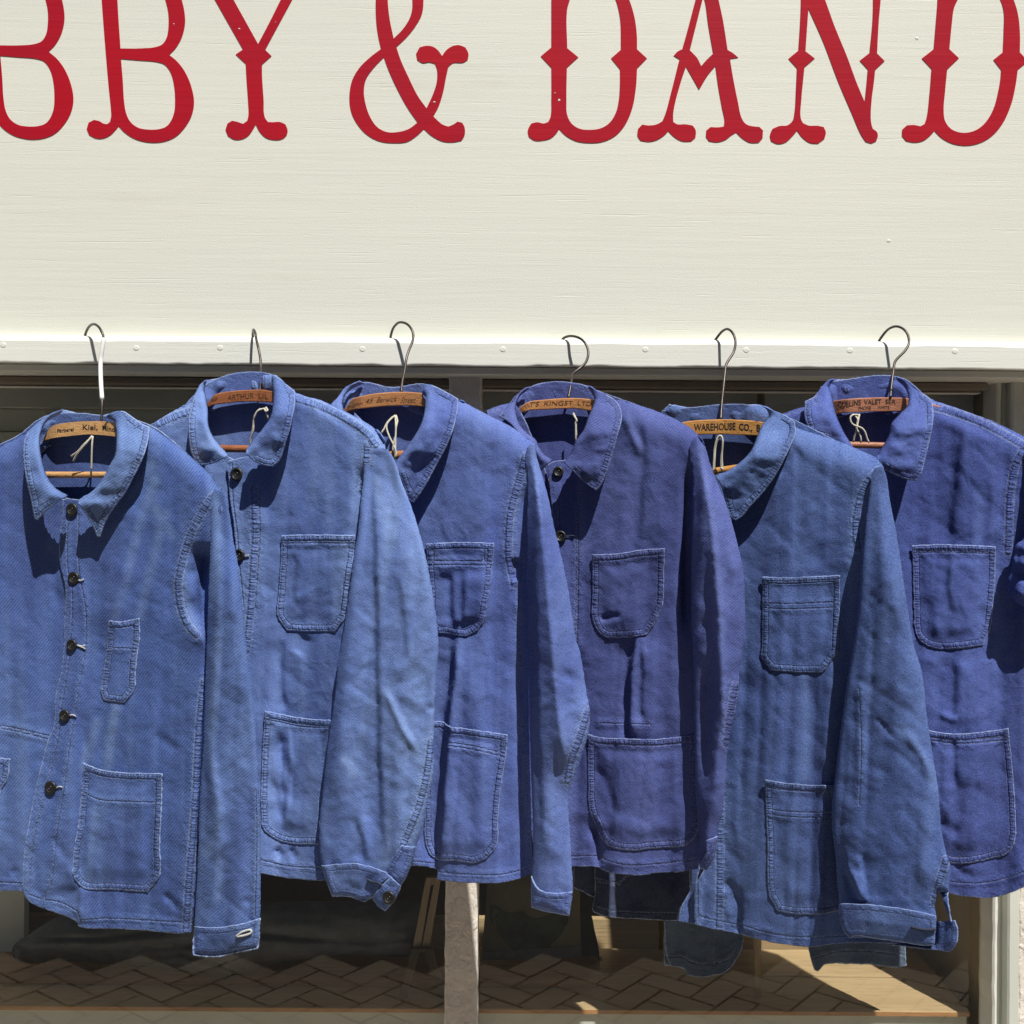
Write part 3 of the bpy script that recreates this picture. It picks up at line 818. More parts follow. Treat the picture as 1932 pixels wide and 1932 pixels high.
# bench standing on the box
bd = -.20
bx0, bx1 = xat(-260, bd), xat(2412, bd, 3900)
btop, bbot = float(W(1000, 3905, bd)[2]), float(W(1000, 3946, bd)[2])
bench = empty('wooden_bench', ((bx0 + bx1) / 2, .3, shelf_z), 'old dark brown plank bench inside the window behind the mullion', 'bench')
MB().box(bx0, bx1, .20, .34, bbot, btop).build('plank', M['oldplank'], bench, bevel=.008)
MB().box(xat(95, bd), xat(500, bd), .205, .225, float(W(1000, 3996, bd)[2]), bbot - .001).build('apron', M['oldleg'], bench, bevel=.004)
MB().box(xat(1912, bd), xat(2255, bd), .205, .225, float(W(2000, 3996, bd)[2]), bbot - .001).build('apron', M['oldleg'], bench, bevel=.004)
for x, y0 in ((330, .22), (440, .27), (2050, .22), (2120, .27)):
    a = Wv(x, 3990, -y0); MB().bar((a.x, y0, bbot - .002), (a.x + .01, y0 + .01, shelf_z + .001), .035, .03).build('leg', M['oldleg'], bench)
# folded dark trousers on the bench
def pile():
    out = W1("95,800 110,735 160,690 215,660 300,600 400,540 500,500 700,480 1000,470 1500,440 1700,420 1932,408") + W2("300,405 600,395 1000,390 1300,388 1500,395 1530,470 1525,640 1500,760 1430,815 1200,820 900,812 700,850 450,875 300,905 180,965 100,1030 40,1090") + W1("1740,1050 1600,1010 1450,960 1200,915 1000,895 800,880 500,860 300,870 180,870 120,850")
    def depth(x, y):
        P = np.stack([x, y], 1)
        d, _ = dist_line(P, out + [out[0]])
        t = np.clip(d / 120, 0, 1)
        h = .05 * np.sqrt(1 - (1 - t) ** 2)
        h = h + .010 * fbm(x / 420, y / 70, 5, 3)
        for L, w_, a_ in ((W1("150,770 500,790 850,800 1100,760 1500,740 1800,700"), 16, .02), (W1("120,700 400,690 800,690 1000,660 1250,630"), 12, .010), (W1("200,830 700,840 1000,850 1400,800 1700,880"), 14, .015), (W2("300,660 700,690 1100,710 1500,680"), 12, .010)):
            dd, _ = dist_line(P, L); h = h - a_ * np.exp(-(dd / w_) ** 2)
        return -.235 + h * 1.25
    return sheet('folded_trousers', out, depth, M['darkcloth'], None, 14, back=lambda x, y, d: np.full(len(x), -.31), fray=.5)
tag(pile(), 'pile of folded charcoal trousers lying on the old plank bench', 'trousers')
# easel-like trestle with pale upright
es = empty('wooden_easel', (xat(1700, -.17), .17, shelf_z), 'narrow wooden easel with pale twin uprights left of the mullion', 'easel')
p = lambda x, y, d=-.165: Wv(x, y, d)
for a_, b_ in (((900 + 1590 * BS, 3400 + 215 * BS), (900 + 1490 * BS, 3400 + 745 * BS)), ((900 + 1630 * BS, 3400 + 235 * BS), (900 + 1545 * BS, 3400 + 750 * BS))):
    MB().bar(p(*a_), p(*b_), .016, .012).build('upright', M['easel'], es, bevel=.001)
for a_, b_ in (((1665, 3792), (1612, 3996)), ((1710, 3790), (1780, 4010))):
    q = p(b_[0], b_[1]); MB().bar(p(*a_), (q.x, q.y, shelf_z + .001), .014, .012).build('leg', M['oldleg'], es)
MB().box(p(1650, 3790).x, p(1725, 3790).x, .150, .176, p(1650, 3796).z, p(1650, 3782).z).build('ledge', M['oldleg'], es)
MB().box(p(1705, 3500).x, p(1760, 3500).x, .158, .170, p(1650, 3535).z, p(1650, 3505).z).build('clamp', M['easel'], es)
# framed print of a two handled pot on the bench
pr = empty('framed_print', (xat(2120, -.24, 3700), .24, btop), 'dim olive print of a two-handled dark pot leaning right of the mullion', 'picture')
def flatpanel(pts, d, mat, name, parent, th=.004):
    a = W([q[0] for q in pts], [q[1] for q in pts], d); n = len(a); b = a.copy(); b[:, 1] += th
    fs = [tuple(reversed(range(n))), tuple(n + i for i in range(n))] + [(i, (i+1) % n, n + (i+1) % n, n + i) for i in range(n)]
    V = np.concatenate([a, b]); return link_mesh(name, mesh_from(V, fs), mat, parent)
olive = flat('olive_print_paper', rgb(.13, .105, .060), .7, 0, 14, .35, .0)
pot = flat('dark_pot_ink', rgb(.030, .040, .022), .7, 0, 28, .75, .0)
greyedge = flat('grey_cloth_band', rgb(.10, .10, .105), .8)
flatpanel(W3("205,100 900,100 915,745 150,790"), -.235, olive, 'print', pr)
flatpanel(W3("150,792 915,742 915,832 150,855"), -.232, greyedge, 'lower_band', pr, .01)
flatpanel(smooth_line(W3("300,470 380,490 470,480 520,520 600,530 700,490 790,460 800,540 770,640 700,720 640,785 420,790 340,720 270,620 250,520"), True, 10), -.2335, pot, 'pot', pr, .001)
for s_ in ("215,440 250,425 290,450 300,475 265,465 240,455 228,500 240,560 225,565 210,520", "820,500 800,470 780,470 785,490 800,510 800,560 775,575 775,590 812,572"):
    flatpanel(W3(s_), -.2332, pot, 'pot_handle', pr, .001)
chair = empty('black_chair', (xat(2350, -.30, 3800), .32, shelf_z), 'black curved chair back beside the dim pot print', 'chair')
cb = W3("875,485 960,490 1000,530 1020,620 1055,780 1060,900 1050,1000 930,1000 920,760 900,620")
flatpanel(smooth_line(cb, True, 12), -.30, M['black'], 'backrest', chair, .02)
for xx in (2345, 2392):
    q = Wv(xx, 3900, -.31); MB().box(q.x - .009, q.x + .009, .325, .343, shelf_z + .002, q.z).build('leg', M['black'], chair)
# rail pole
q = Wv(3028, 3900, -.175)
MB().tube([(q.x, .175, shelf_z + .001), (q.x, .175, 2.2)], .0068, 14).build('pole', M['easel'], None, True)
tag(bpy.data.objects['pole'], 'slim brownish pole standing on the plywood top right of centre', 'pole')
# lower part of the pole in front of the box
sp = empty('socket_pipe', (xat(3780, -.3), .3, shelf_z), 'pale pipe elbow at the back corner of the display', 'pipe')
pa = [Wv(x, y, -.36) for x, y in ((3783, 3700), (3783, 3850), (3750, 3880), (3640, 3915))]
MB().tube(spline3([tuple(v) for v in pa]), .006, 10).build('pipe', M['beige'], sp, True)
# ------------------------------------------------------------------ jackets
def line(*parts):
    out = []
    for p in parts: out += list(p)
    return out
def merge_attr_zero(): pass

class Jacket:
    """one jacket hung at an angle: its right shoulder (in the photograph) is nearer the street"""
    def __init__(s, name, label, mat, xc, ytop, seed, slope=.50, d0=.115, amp=1.0, group='blue work jackets hanging in a row under the shop sign'):
        s.mat, s.xc, s.ytop, s.seed, s.slope, s.d0, s.amp = mat, xc, ytop, seed, slope, d0, amp
        loc = W(xc, ytop, d0)
        s.root = empty(name, tuple(loc), label, 'jacket', group)
        s.folds = []; s.steps = []; s.tents = []
    def plane(s, x):
        dx = (x - s.xc) * PX
        return s.d0 + np.where(dx < 0, dx * s.slope * .62, dx * s.slope)
    def body(s, x, y):
        x = np.asarray(x, float); y = np.asarray(y, float)
        t = np.clip((y - s.ytop) / 1900, 0, 1)
        d = s.plane(x) + .022 + .012 * t
        # long hanging folds that open towards the hem, then softer creases
        d = d + s.amp * (.004 + .013 * t) * vnoise(x / 190 + .25 * y / 1000, y / 1500, s.seed) * 2
        d = d + s.amp * (.0022 + .0042 * t) * fbm(x / 85 + .2 * y / 800, y / 620, s.seed + 5, 2)
        d = d + s.amp * .0016 * fbm(x / 150, y / 260, s.seed + 9, 2)
        wx = x + 30 * vnoise(x / 320, y / 460, s.seed + 21); wy = y + 70 * vnoise(x / 200, y / 230, s.seed + 22)
        d = d - s.amp * (.0016 + .0030 * t) * rnoise(wx / 120 + wy / 2600, wy / 1500, s.seed + 31, 2)
        d = d - s.amp * .0015 * rnoise((wx + .8 * wy) / 210, (wy - .7 * wx) / 120, s.seed + 37, 2)
        d = d + s.amp * .0012 * rnoise((wx - 1.1 * wy) / 240, (wy + .6 * wx) / 130, s.seed + 41, 2)
        d = d + s.amp * .0005 * fbm((x + .6 * y) / 60, (y - .3 * x) / 120, s.seed + 13, 3)
        P = np.stack([x, y], 1)
        for L, w, a in s.folds:
            dd, ar = dist_line(P, L)
            near = dd < 4 * w
            ln = sum(math.dist(p, q) for p, q in zip(L[:-1], L[1:]))
            tap = sstep(ar / (ln * .2)) * sstep((ln - ar) / (ln * .25))
            d = d + np.where(near, (a if ln > 330 else a * .5) * np.exp(-(dd / w) ** 2) * tap, 0)
        return d + s.stepf(x, y, s.steps, s.tents)
    def stepf(s, x, y, steps, tents=()):
        """pleats (one side lapped over the other) and pressed creases along near-vertical lines"""
        d = np.zeros(np.shape(x))
        for L, w, a in steps:
            ys = np.array([p[1] for p in L]); xs = np.array([p[0] for p in L])
            xl = np.interp(y, ys, xs) + 7 * vnoise(y / 60, y * 0, int(ys[0]) % 97)
            q = x - xl; ln = ys[-1] - ys[0]
            tap = sstep((y - ys[0]) / (ln * .22)) * sstep((ys[-1] - y) / (ln * .15 + 1))
            d = d + a * tap * (np.tanh(q / w) * .5) * np.exp(-np.abs(q) / 85)
        for L, w, a in tents:
            ys = np.array([p[1] for p in L]); xs = np.array([p[0] for p in L])
            q = x - np.interp(y, ys, xs); ln = ys[-1] - ys[0]
            tap = sstep((y - ys[0]) / (ln * .15)) * sstep((ys[-1] - y) / (ln * .15 + 1))
            d = d + a * tap * np.exp(-np.sqrt(q * q + 9) / w)
        return d
    def rounded(s, base, lines, r=70, h=.025):
        def f(x, y):
            d = base(x, y); P = np.stack([x, y], 1)
            for L in lines:
                rr, hh = (r, h)
                if isinstance(L, tuple) and len(L) == 3 and not np.isscalar(L[0]) and np.isscalar(L[1]): L, rr, hh = L
                dd, _ = dist_line(P, smooth_line(L, False, 20))
                t = np.clip(dd / rr, 0, 1)
                d = d - hh * (1 - np.sqrt(np.clip(1 - (1 - t) ** 2, 0, 1)))
            return d
        return f
    def attach(s, name, outline, base=None, lift=.0022, parent=None, stitch=1.0, **kw):
        """a layer of cloth sewn on the front (pocket, placket, flap)"""
        base = base or s.body
        sd_ = s.seed + int(outline[0][0])
        loop = smooth_line(outline, True, 20)
        loop = loop + [loop[0]]
        puff = kw.pop('puff', .003)
        gape = kw.pop('gape', None)
        def f(x, y):
            P = np.stack([x, y], 1); e, _ = dist_line(P, loop)
            d = base(x, y) + lift * sstep(e / 4 + .55)
            d = d + puff * sstep((e - 22) / 70) + s.amp * (.0012 * fbm(x / 75, y / 90, sd_, 3) - .0016 * rnoise((x + .15 * y) / 70, (y - .2 * x) / 260, sd_ + 5, 2)) * sstep(e / 60)
            if gape is not None:
                g, _ = dist_line(P, gape); d = d + .004 * np.exp(-(g / 40) ** 2)
            return d
        o = sheet(name, outline, f, s.mat, parent or s.root, 9.0, thick=.0018, uvrot=.02 * (sd_ % 7 - 3), **kw)
        at = o.data.attributes.new('edgestitch', 'FLOAT', 'POINT'); at.data.foreach_set('value', np.full(len(o.data.vertices), stitch, np.float32))
        return o
    def panel(s, name, outline, round_lines=(), base=None, parent=None, edgest=0.0, **kw):
        f = s.rounded(base or s.body, round_lines)
        rl = [list(L[0]) if isinstance(L, tuple) else list(L) for L in round_lines]
        if rl: kw.setdefault('cover', rl)
        o = sheet(name, outline, f, s.mat, parent or s.root, **kw)
        if edgest:
            at = o.data.attributes.new('edgestitch', 'FLOAT', 'POINT'); at.data.foreach_set('value', np.full(len(o.data.vertices), edgest, np.float32))
        return o
    def leaf(s, outline, inner, lift_roll=.034, lift_edge=.014, ymid=None, ytop=None, tip=None, tiplift=0, backd=.052, name='collar', xmid=None):
        """collar leaf: rolls over along `inner`, lies on the front along its outer edge"""
        ymid = ymid if ymid is not None else s.ytop + 250
        yt = ytop if ytop is not None else min(p[1] for p in outline)
        loop = smooth_line(outline, True, 20); loop += [loop[0]]
        inn = smooth_line(inner, False, 20)
        sd_ = s.seed + 40 + int(outline[0][0]) % 17
        def f(x, y):
            P = np.stack([x, y], 1)
            di, _ = dist_line(P, inn); e, _ = dist_line(P, loop)
            d = s.plane(x) + .024
            up = sstep((ymid - y) / max(ymid - yt, 1))
            d = d - backd * up ** 1.3
            k = np.exp(-(di / 110) ** 2)
            d = d + (lift_edge + (lift_roll - lift_edge) * k) 
            # the roll itself turns back sharply
            t = np.clip(di / 26, 0, 1); d = d - .016 * (1 - np.sqrt(np.clip(1 - (1 - t) ** 2, 0, 1)))
            if tip is not None:
                dt = np.hypot(x - tip[0], y - tip[1]); d = d + tiplift * np.exp(-(dt / 190) ** 2)
            d = d + s.amp * (.0105 * fbm(x / 120, y / 75, sd_, 2) + .0020 * fbm(x / 35, y / 30, sd_ + 3, 2)) * sstep(e / 50 + .2)
            return d
        o = sheet(name, outline, f, s.mat, s.root, 8.0, thick=.0022, uvrot=.35, cover=inn, estitch=True, fray=.35)
        return o
    def neckback(s, outline, backd=.030, name='neckband', creases=()):
        sd_ = s.seed + 77
        loop = smooth_line(outline, True, 20); loop += [loop[0]]
        xs = [p[0] for p in outline]; x0, x1 = min(xs), max(xs)
        ymin = min(p[1] for p in outline)
        def f(x, y):
            t = (x - x0) / (x1 - x0) * 2 - 1
            d = s.plane(x) + .024 - backd - .014 * (1 - t * t)
            d = d + .010 * fbm(x / 90, y / 70, sd_, 2) + .003 * fbm(x / 30, y / 40, sd_ + 3, 2)
            P = np.stack([x, y], 1); e, _ = dist_line(P, loop)
            tt = np.clip(e / 40, 0, 1); d = d - .012 * (1 - np.sqrt(np.clip(1 - (1 - tt) ** 2, 0, 1))) * (y < ymin + 140)
            for L, w, a in creases:
                dd, _ = dist_line(P, L); d = d + a * np.exp(-(dd / w) ** 2)
            return d
        return sheet(name, outline, f, s.mat, s.root, 9.0, thick=.003, uvrot=.1, single=[c[0] for c in creases])
    def back(s, outline, dd=.038):
        def f(x, y): 
            return s.plane(x) + .022 - dd + .006 * fbm(x / 300, y / 500, s.seed + 60, 2)
        return sheet('back_panel', outline, f, s.mat, s.root, 26.0, thick=.0016, uvrot=.0)
    def sleeve(s, outline, ysh, off0=.006, off1=.026, r=95, h=.016, ridges=(), name='sleeve', double=(), single=(), fade=(), grow=520, wr=1.0, steps=(), tents=(), spacing=10.0):
        loop = smooth_line(outline, True, 16); loop += [loop[0]]
        sd_ = s.seed + 90
        def mid(x, y):
            t = sstep((y - ysh) / grow)
            return s.plane(x) + .022 + off0 + (off1 - off0) * t
        def f(x, y):
            P = np.stack([x, y], 1); e, _ = dist_line(P, loop)
            t = np.clip(e / r, 0, 1)
            d = mid(x, y) + h * (.3 + .7 * sstep((y - ysh) / 420)) * np.sqrt(np.clip(1 - (1 - t) ** 2, 0, 1))
            k = sstep(e / 45)
            d = d + wr * k * (.0085 * vnoise(x / 95 + .1 * y / 300, y / 700, sd_) + .0018 * fbm(x / 120, y / 240, sd_ + 2, 2) + .0005 * fbm((x + y) / 50, (y - x) / 90, sd_ + 4, 3))
            wx = x + 25 * vnoise(x / 260, y / 400, sd_ + 21); wy = y + 60 * vnoise(x / 150, y / 190, sd_ + 22)
            d = d - wr * k * (.0046 * rnoise(wx / 115 + wy / 2400, wy / 1500, sd_ + 31, 2) + .0020 * rnoise((wx + .9 * wy) / 190, (wy - .8 * wx) / 105, sd_ + 33, 2) - .0015 * rnoise((wx - 1.2 * wy) / 200, (wy + .7 * wx) / 110, sd_ + 35, 2))
            for L, w, a in ridges:
                L = smooth_line(L, False, 30); dd, ar = dist_line(P, L); ln = sum(math.dist(p, q) for p, q in zip(L[:-1], L[1:]))
                tap = sstep(ar / (ln * .25)) * sstep((ln - ar) / (ln * .25))
                d = d + (a * .8 if ln > 330 else a * .45) * np.exp(-(dd / w) ** 2) * (.3 + .7 * k) * tap
            return d + k * s.stepf(x, y, steps, tents)
        s.sleeve_f = f
        V0 = None
        o = sheet(name, outline, f, s.mat, s.root, spacing, double=double, single=single, fade=fade,
                  back=lambda x, y, d: mid(x, y) - (d - mid(x, y)) * .35 - .001, uvrot=.22, cover=list(loop))
        return o
    def rear_sleeve(s, x, y, h=1500):
        """the other sleeve, hanging at the wall side"""
        o = [(x - 10, y + 40), (x + 60, y + 5), (x + 130, y), (x + 165, y + 300), (x + 170, y + 900), (x + 160, y + h), (x + 80, y + h + 12), (x, y + h), (x - 22, y + 900), (x - 25, y + 300)]
        loop = smooth_line(o, True, 30); loop += [loop[0]]
        def f(X, Y):
            e, _ = dist_line(np.stack([X, Y], 1), loop); t = np.clip(e / 80, 0, 1)
            return s.plane(X) - .036 + .012 * np.sqrt(1 - (1 - t) ** 2) + .004 * fbm(X / 90, Y / 300, s.seed + 70, 2)
        return sheet('sleeve', o, f, s.mat, s.root, 22.0, back=lambda X, Y, d: s.plane(X) - .052 + 0 * d, uvrot=.2)
    def button(s, x, y, r, base=None, parent=None, mat='button', tilt=0.0, lift=.0030, shank=True):
        base = base or s.body
        d = float(base(np.array([float(x)]), np.array([float(y)]))[0]) + lift
        c = Wv(x, y, d); rr = r * PX * (abs(-d - CAM_Y) / 1.65)
        n = 28; m = MB()
        prof = [(0.0, .0004), (.52, .0003), (.60, .0010), (.74, .0017), (.90, .0013), (1.0, .0002), (1.0, -.0010), (.8, -.0018), (0, -.0018)]
        rings = []
        for rad, hh in prof:
            if rad == 0: rings.append([len(m.v)]); m.v.append((0, 0, hh)); continue
            rings.append(list(range(len(m.v), len(m.v) + n)))
            for k in range(n):
                a = 2 * math.pi * k / n; m.v.append((rr * rad * math.cos(a), rr * rad * math.sin(a), hh))
        for a, b in zip(rings[:-1], rings[1:]):
            if len(a) == 1: m.f += [(a[0], b[k], b[(k + 1) % n]) for k in range(n)]
            elif len(b) == 1: m.f += [(a[(k + 1) % n], a[k], b[0]) for k in range(n)]
            else: m.f += [(a[k], b[k], b[(k + 1) % n], a[(k + 1) % n]) for k in range(n)]
        nrm = Vector((-.25 + tilt, -1, .05)).normalized()
        q = nrm.to_track_quat('Z', 'Y').to_matrix().to_4x4()
        mt = Matrix.Translation(c) @ q
        m.v = [tuple(mt @ Vector(v)) for v in m.v]
        b = m.build('button', M[mat], parent or s.root, True)
        if shank:
            t = MB()
            for dx, dy in ((-.16, -.16), (.16, .16)):
                p0 = mt @ Vector((rr * dx, rr * (dy - .1), .0008)); p1 = mt @ Vector((rr * dx, rr * (dy + .1), .0008))
                t.tube([tuple(p0), tuple(p1)], rr * .07, 6)
            th = t.build('thread', M['buttongrey'], None)
            th.data.name = 'thread'; 
            # the stitches through the holes belong to the button's own mesh
            merge(b, th)
        return b
    def buttonhole(s, pts, base=None, parent=None, mat='thread', r=.0009, lift=.0022):
        base = base or s.body
        P = []
        for x, y in pts:
            d = float(base(np.array([float(x)]), np.array([float(y)]))[0]) + lift
            P.append(tuple(W(x, y, d)))
        return MB().tube(spline3(P, .002), r, 6).build('buttonhole', M[mat], parent or s.root, True)

def merge(a, b):
    """append mesh b (and its material) to object a"""
    me = a.data; mb = b.data
    va = [tuple(v.co) for v in me.vertices]; fa = [tuple(p.vertices) for p in me.polygons]; n = len(va)
    na = len(fa)
    vb = [tuple(v.co) for v in mb.vertices]; fb = [tuple(n + i for i in p.vertices) for p in mb.polygons]
    new = bpy.data.meshes.new(me.name)
    new.from_pydata(va + vb, [], fa + fb)
    for m_ in me.materials: new.materials.append(m_)
    for m_ in mb.materials: new.materials.append(m_)
    idx = [0] * na + [len(me.materials)] * len(fb)
    new.polygons.foreach_set('material_index', idx)
    new.polygons.foreach_set('use_smooth', [True] * len(idx))
    a.data = new
    bpy.data.objects.remove(b)

def text_mesh(string, shear=0.0, bold=0.0):
    cu = bpy.data.curves.new('t', 'FONT'); cu.body = string; cu.shear = shear; cu.offset = bold
    cu.resolution_u = 3
    o = bpy.data.objects.new('t', cu); col.objects.link(o)
    bpy.context.view_layer.update()
    me = bpy.data.meshes.new_from_object(o.evaluated_get(bpy.context.evaluated_depsgraph_get()))
    V = np.array([tuple(v.co) for v in me.vertices]); Fc = [tuple(p.vertices) for p in me.polygons]
    bpy.data.objects.remove(o); bpy.data.curves.remove(cu); bpy.data.meshes.remove(me)
    return V, Fc

def hanger(name_label, j, body_out, hook, hook_d, wood, texts=(), bar=None, wire=5.3, sheath=None, ink='ink', bar_d=.0, span=170):
    """wooden coat hanger: shaped arm, wire hook, lower bar, printed lettering"""
    root = empty('coat_hanger', tuple(Wv(hook[-1][0], hook[-1][1], j.d0)), name_label, 'coat hanger', 'wooden coat hangers hooked over the batten')
    fr = lambda x: j.plane(x) + .007 - .030 * sstep((np.abs(x - j.xc) - span) / 130)
    def f(x, y): return fr(x) 
    ol = smooth_line(body_out, True, 8)
    V, Fc = triangulate(ol, [], 30)
    n = len(V); P = W(V[:, 0], V[:, 1], f(V[:, 0], V[:, 1])); P2 = W(V[:, 0], V[:, 1], f(V[:, 0], V[:, 1]) - .013)
    m = len(ol)
    faces = list(Fc) + [tuple(n + i for i in reversed(q)) for q in Fc]
    # side wall along the outline, whose points come first
    bnd = {}
    for q in Fc:
        for i in range(len(q)): bnd[(q[i], q[(i + 1) % len(q)])] = 1
    for (a, b) in bnd:
        if (b, a) not in bnd: faces.append((b, a, n + a, n + b))
    arm = link_mesh('wooden_arm', mesh_from(np.concatenate([P, P2]), faces), M[wood], root)
    bv = arm.modifiers.new('bevel', 'BEVEL'); bv.width = .0022; bv.segments = 3; bv.limit_method = 'ANGLE'; bv.angle_limit = R(50)
    hp = [tuple(W(x, y, d)) for (x, y), d in zip(hook, hook_d)]
    MB().tube(spline3(hp, .004), wire * PX, 10).build('wire_hook', M['steel'], root, True)
    if sheath:
        full = spline3(hp, .004)
        sp_ = [p_ for p_ in full if sheath[0] > p_[2] > sheath[1] and p_[1] < -.045]
        MB().tube(sp_, .0031, 14).build('plastic_sleeve', M['sheath'], root, True)
    if bar:
        (x0, y0), (x1, y1), rr = bar
        sl = (y1 - y0) / (x1 - x0)
        xs = np.linspace(x0 - 260, x1 + 200, 8)
        pts = [tuple(W(x, y0 + (x - x0) * sl, float(j.plane(np.array(x))) + .0 + bar_d)) for x in xs]
        MB().tube(pts, rr * PX, 12).build('trouser_bar', M[wood], root, True)
    for t in texts:
        s_, p0, p1, hgt = t[:4]; shear = t[4] if len(t) > 4 else 0; bold = t[5] if len(t) > 5 else .0
        sag = t[6] if len(t) > 6 else 0
        Vt, Ft = text_mesh(s_, shear, bold)
        x0, x1 = Vt[:, 0].min(), Vt[:, 0].max(); capref = .69
        u = (Vt[:, 0] - x0) / (x1 - x0)
        px = p0[0] + (p1[0] - p0[0]) * u
        py = p0[1] + (p1[1] - p0[1]) * u - Vt[:, 1] / capref * hgt - sag * 4 * u * (1 - u)
        P = W(px, py, f(px, py) + .0004)
        link_mesh('lettering', mesh_from(P, Ft), M[ink], arm)
    return root
def age_all():
    spec = {'collar': .45, 'neckband': .38, 'cuff': .2, 'pocket': .06, 'cuff_tab': .2}
    for o in bpy.data.objects:
        if o.type != 'MESH' or 'edge' not in o.data.attributes: continue
        base = o.name.split('.')[0]; a = spec.get(base, 0.0)
        if base in ('sleeve', 'cuff') and o.data.materials[0] in (M['d2'], M['d3']): a += .18
        if o.data.materials[0] == M['d4']: a *= .3
        if o.data.materials[0] == M['d6']: a *= .5
        at = o.data.attributes.new('age', 'FLOAT', 'POINT'); at.data.foreach_set('value', np.full(len(o.data.vertices), a, np.float32))
def strings(label, j, paths, extra=None, r=.0013, group='cotton strings tied to the hangers'):
    m = MB()
    for pth in paths:
        pts = [tuple(W(x, y, float(j.plane(np.array(float(x)))) + dd)) for x, y, dd in pth]
        m.tube(spline3(pts, .004), r, 7)
    o = m.build('string', M['string'], None, True)
    return tag(o, label, 'string', group)
def P3(f, s): return f(s)
# ================================================================= jacket 1 (leftmost)
j = Jacket('work_jacket', 'mid blue twill jacket at far left with narrow pen pocket and white frayed stitching', M['d1'], 405, 1640, 11)
j.folds = [(A("1150,1330 1120,1500 1130,1700 1140,1850"), 50, -.034), (A("1045,1640 1090,1760 1140,1880"), 22, -.010), (A("1060,1500 1080,1700 1120,1850"), 26, .010),
           (A("440,2200 470,2500 450,2900 440,3400"), 26, -.007), (B("420,1510 440,1340 360,1150"), 22, .009), (B("850,450 920,520 1000,560"), 18, -.005), (B("900,1340 960,1400 1000,1450"), 14, -.010),
           (B("280,1020 330,1100 380,1180"), 16, -.005), (B("100,1210 60,1240"), 12, -.006), (A("700,1000 640,1400 560,1900"), 70, .008), (A("270,1330 300,1500 320,1750"), 24, -.010)]
j.steps = [(A("1130,1350 1100,1550 1120,1800 1150,1960"), 8, -.012), (A("210,3000 205,3150 210,3290"), 8, .004), (B("440,1290 436,1400 425,1520"), 7, .010)]
j.tents = [(A("700,1350 650,1700 600,2200 560,2500"), 60, .004), (A("1000,2700 1010,3100 1000,3450"), 40, .004)]
lp = A("-330,1080 -200,930 -100,860 0,812 80,768 150,735 215,705 215,800 240,950 300,1060 380,1120 440,1140 430,1500 430,2000 400,2350 330,2650 240,2950 210,3262 125,3265 60,3262 0,3264 -150,3255 -330,3230 -360,2000")
lbase = lambda x, y: j.body(x, y) - .007
j.panel('front_panel', lp, [(A("-330,1080 -200,930 0,812 150,735"), 80, .03), (A("-330,1080 -360,2000 -330,3230"), 90, .03)], base=lbase,
        single=[A("-330,3185 0,3215 140,3222"), A("-100,2362 0,2367 100,2385 262,2425"), A("-100,2345 0,2350 100,2368 268,2405")])
rp = A("350,1107 362,1092 440,1100 560,1040 660,880 700,740 760,690 825,700 900,745 1000,820 1100,905 1160,960 1195,1010 1225,1055 1215,1250 1200,1500 1180,1800 1150,2050 1130,2300 1105,2700 1090,3000 1075,3300 1062,3490 1000,3497 800,3480 600,3470 445,3463 425,3452 432,3440 420,3430 300,3380 220,3352 160,3320 130,3275 125,3200 132,3060 165,2850 200,2680 240,2520 262,2430 290,2370 300,2300 300,2240 310,2160 335,2060 350,1932 355,1750 358,1570 335,1480 325,1390 335,1250 345,1170")
j.panel('front_panel', rp, [(A("825,700 900,745 1000,820 1100,905 1160,960 1225,1055"), 90, .034), (A("1215,1250 1150,2050 1105,2700 1062,3490"), 60, .022)],
        double=[A("1175,1080 1110,1180 1050,1300 1010,1430 985,1560 998,1690 1035,1790 1085,1850"), A("1128,2100 1105,2300 1085,2650 1070,2900 1045,3200 1035,3350 1025,3500")],
        single=[A("432,1180 435,1500 470,1700 472,1900 440,2100 400,2330 350,2700 310,2950 282,3200 240,3320 232,3365"), A("155,3280 230,3308 330,3325 428,3375 440,3425 600,3415 800,3425 1060,3440"), A("372,1180 372,1480 395,1600 385,1900 365,2080 335,2260 320,2400 235,2760 180,3000 160,3250")],
        fade=[A("850,990 800,1150 740,1350 690,1550 640,1760"), A("910,1180 830,1500 770,1750"), A("650,2240 610,2400 590,2580"), A("540,2330 500,2450 460,2580"), A("1000,1500 1040,1700 1100,1850"), A("860,1150 950,1300"), B("430,1340 430,1500"), A("600,1180 780,1000 830,900")])
j.back(A("-300,1060 -100,850 100,745 250,640 600,640 830,690 1000,820 1190,1030 1190,2000 1100,3000 1040,3430 500,3400 0,3200 -320,3180 -330,2000"))
j.neckback(A("300,640 345,605 400,615 460,635 545,640 600,628 680,618 720,640 720,760 640,800 560,745 400,760 280,800 215,860 205,800 215,730 240,680"), creases=[(A("555,640 560,740"), 8, -.006)])
j.leaf(A("345,603 290,622 230,660 150,735 128,800 130,900 150,1020 172,1110 188,1205 205,1215 235,1180 285,1140 340,1100 375,1077 310,1040 262,975 238,900 224,830 222,750 238,700 280,655 330,632"),
       A("330,632 280,655 238,700 222,750 224,830 238,900 262,975 310,1040 375,1077"), .036, .020, A("0,930")[0][1], A("0,603")[0][1], tip=A("195,1200")[0], tiplift=.022)
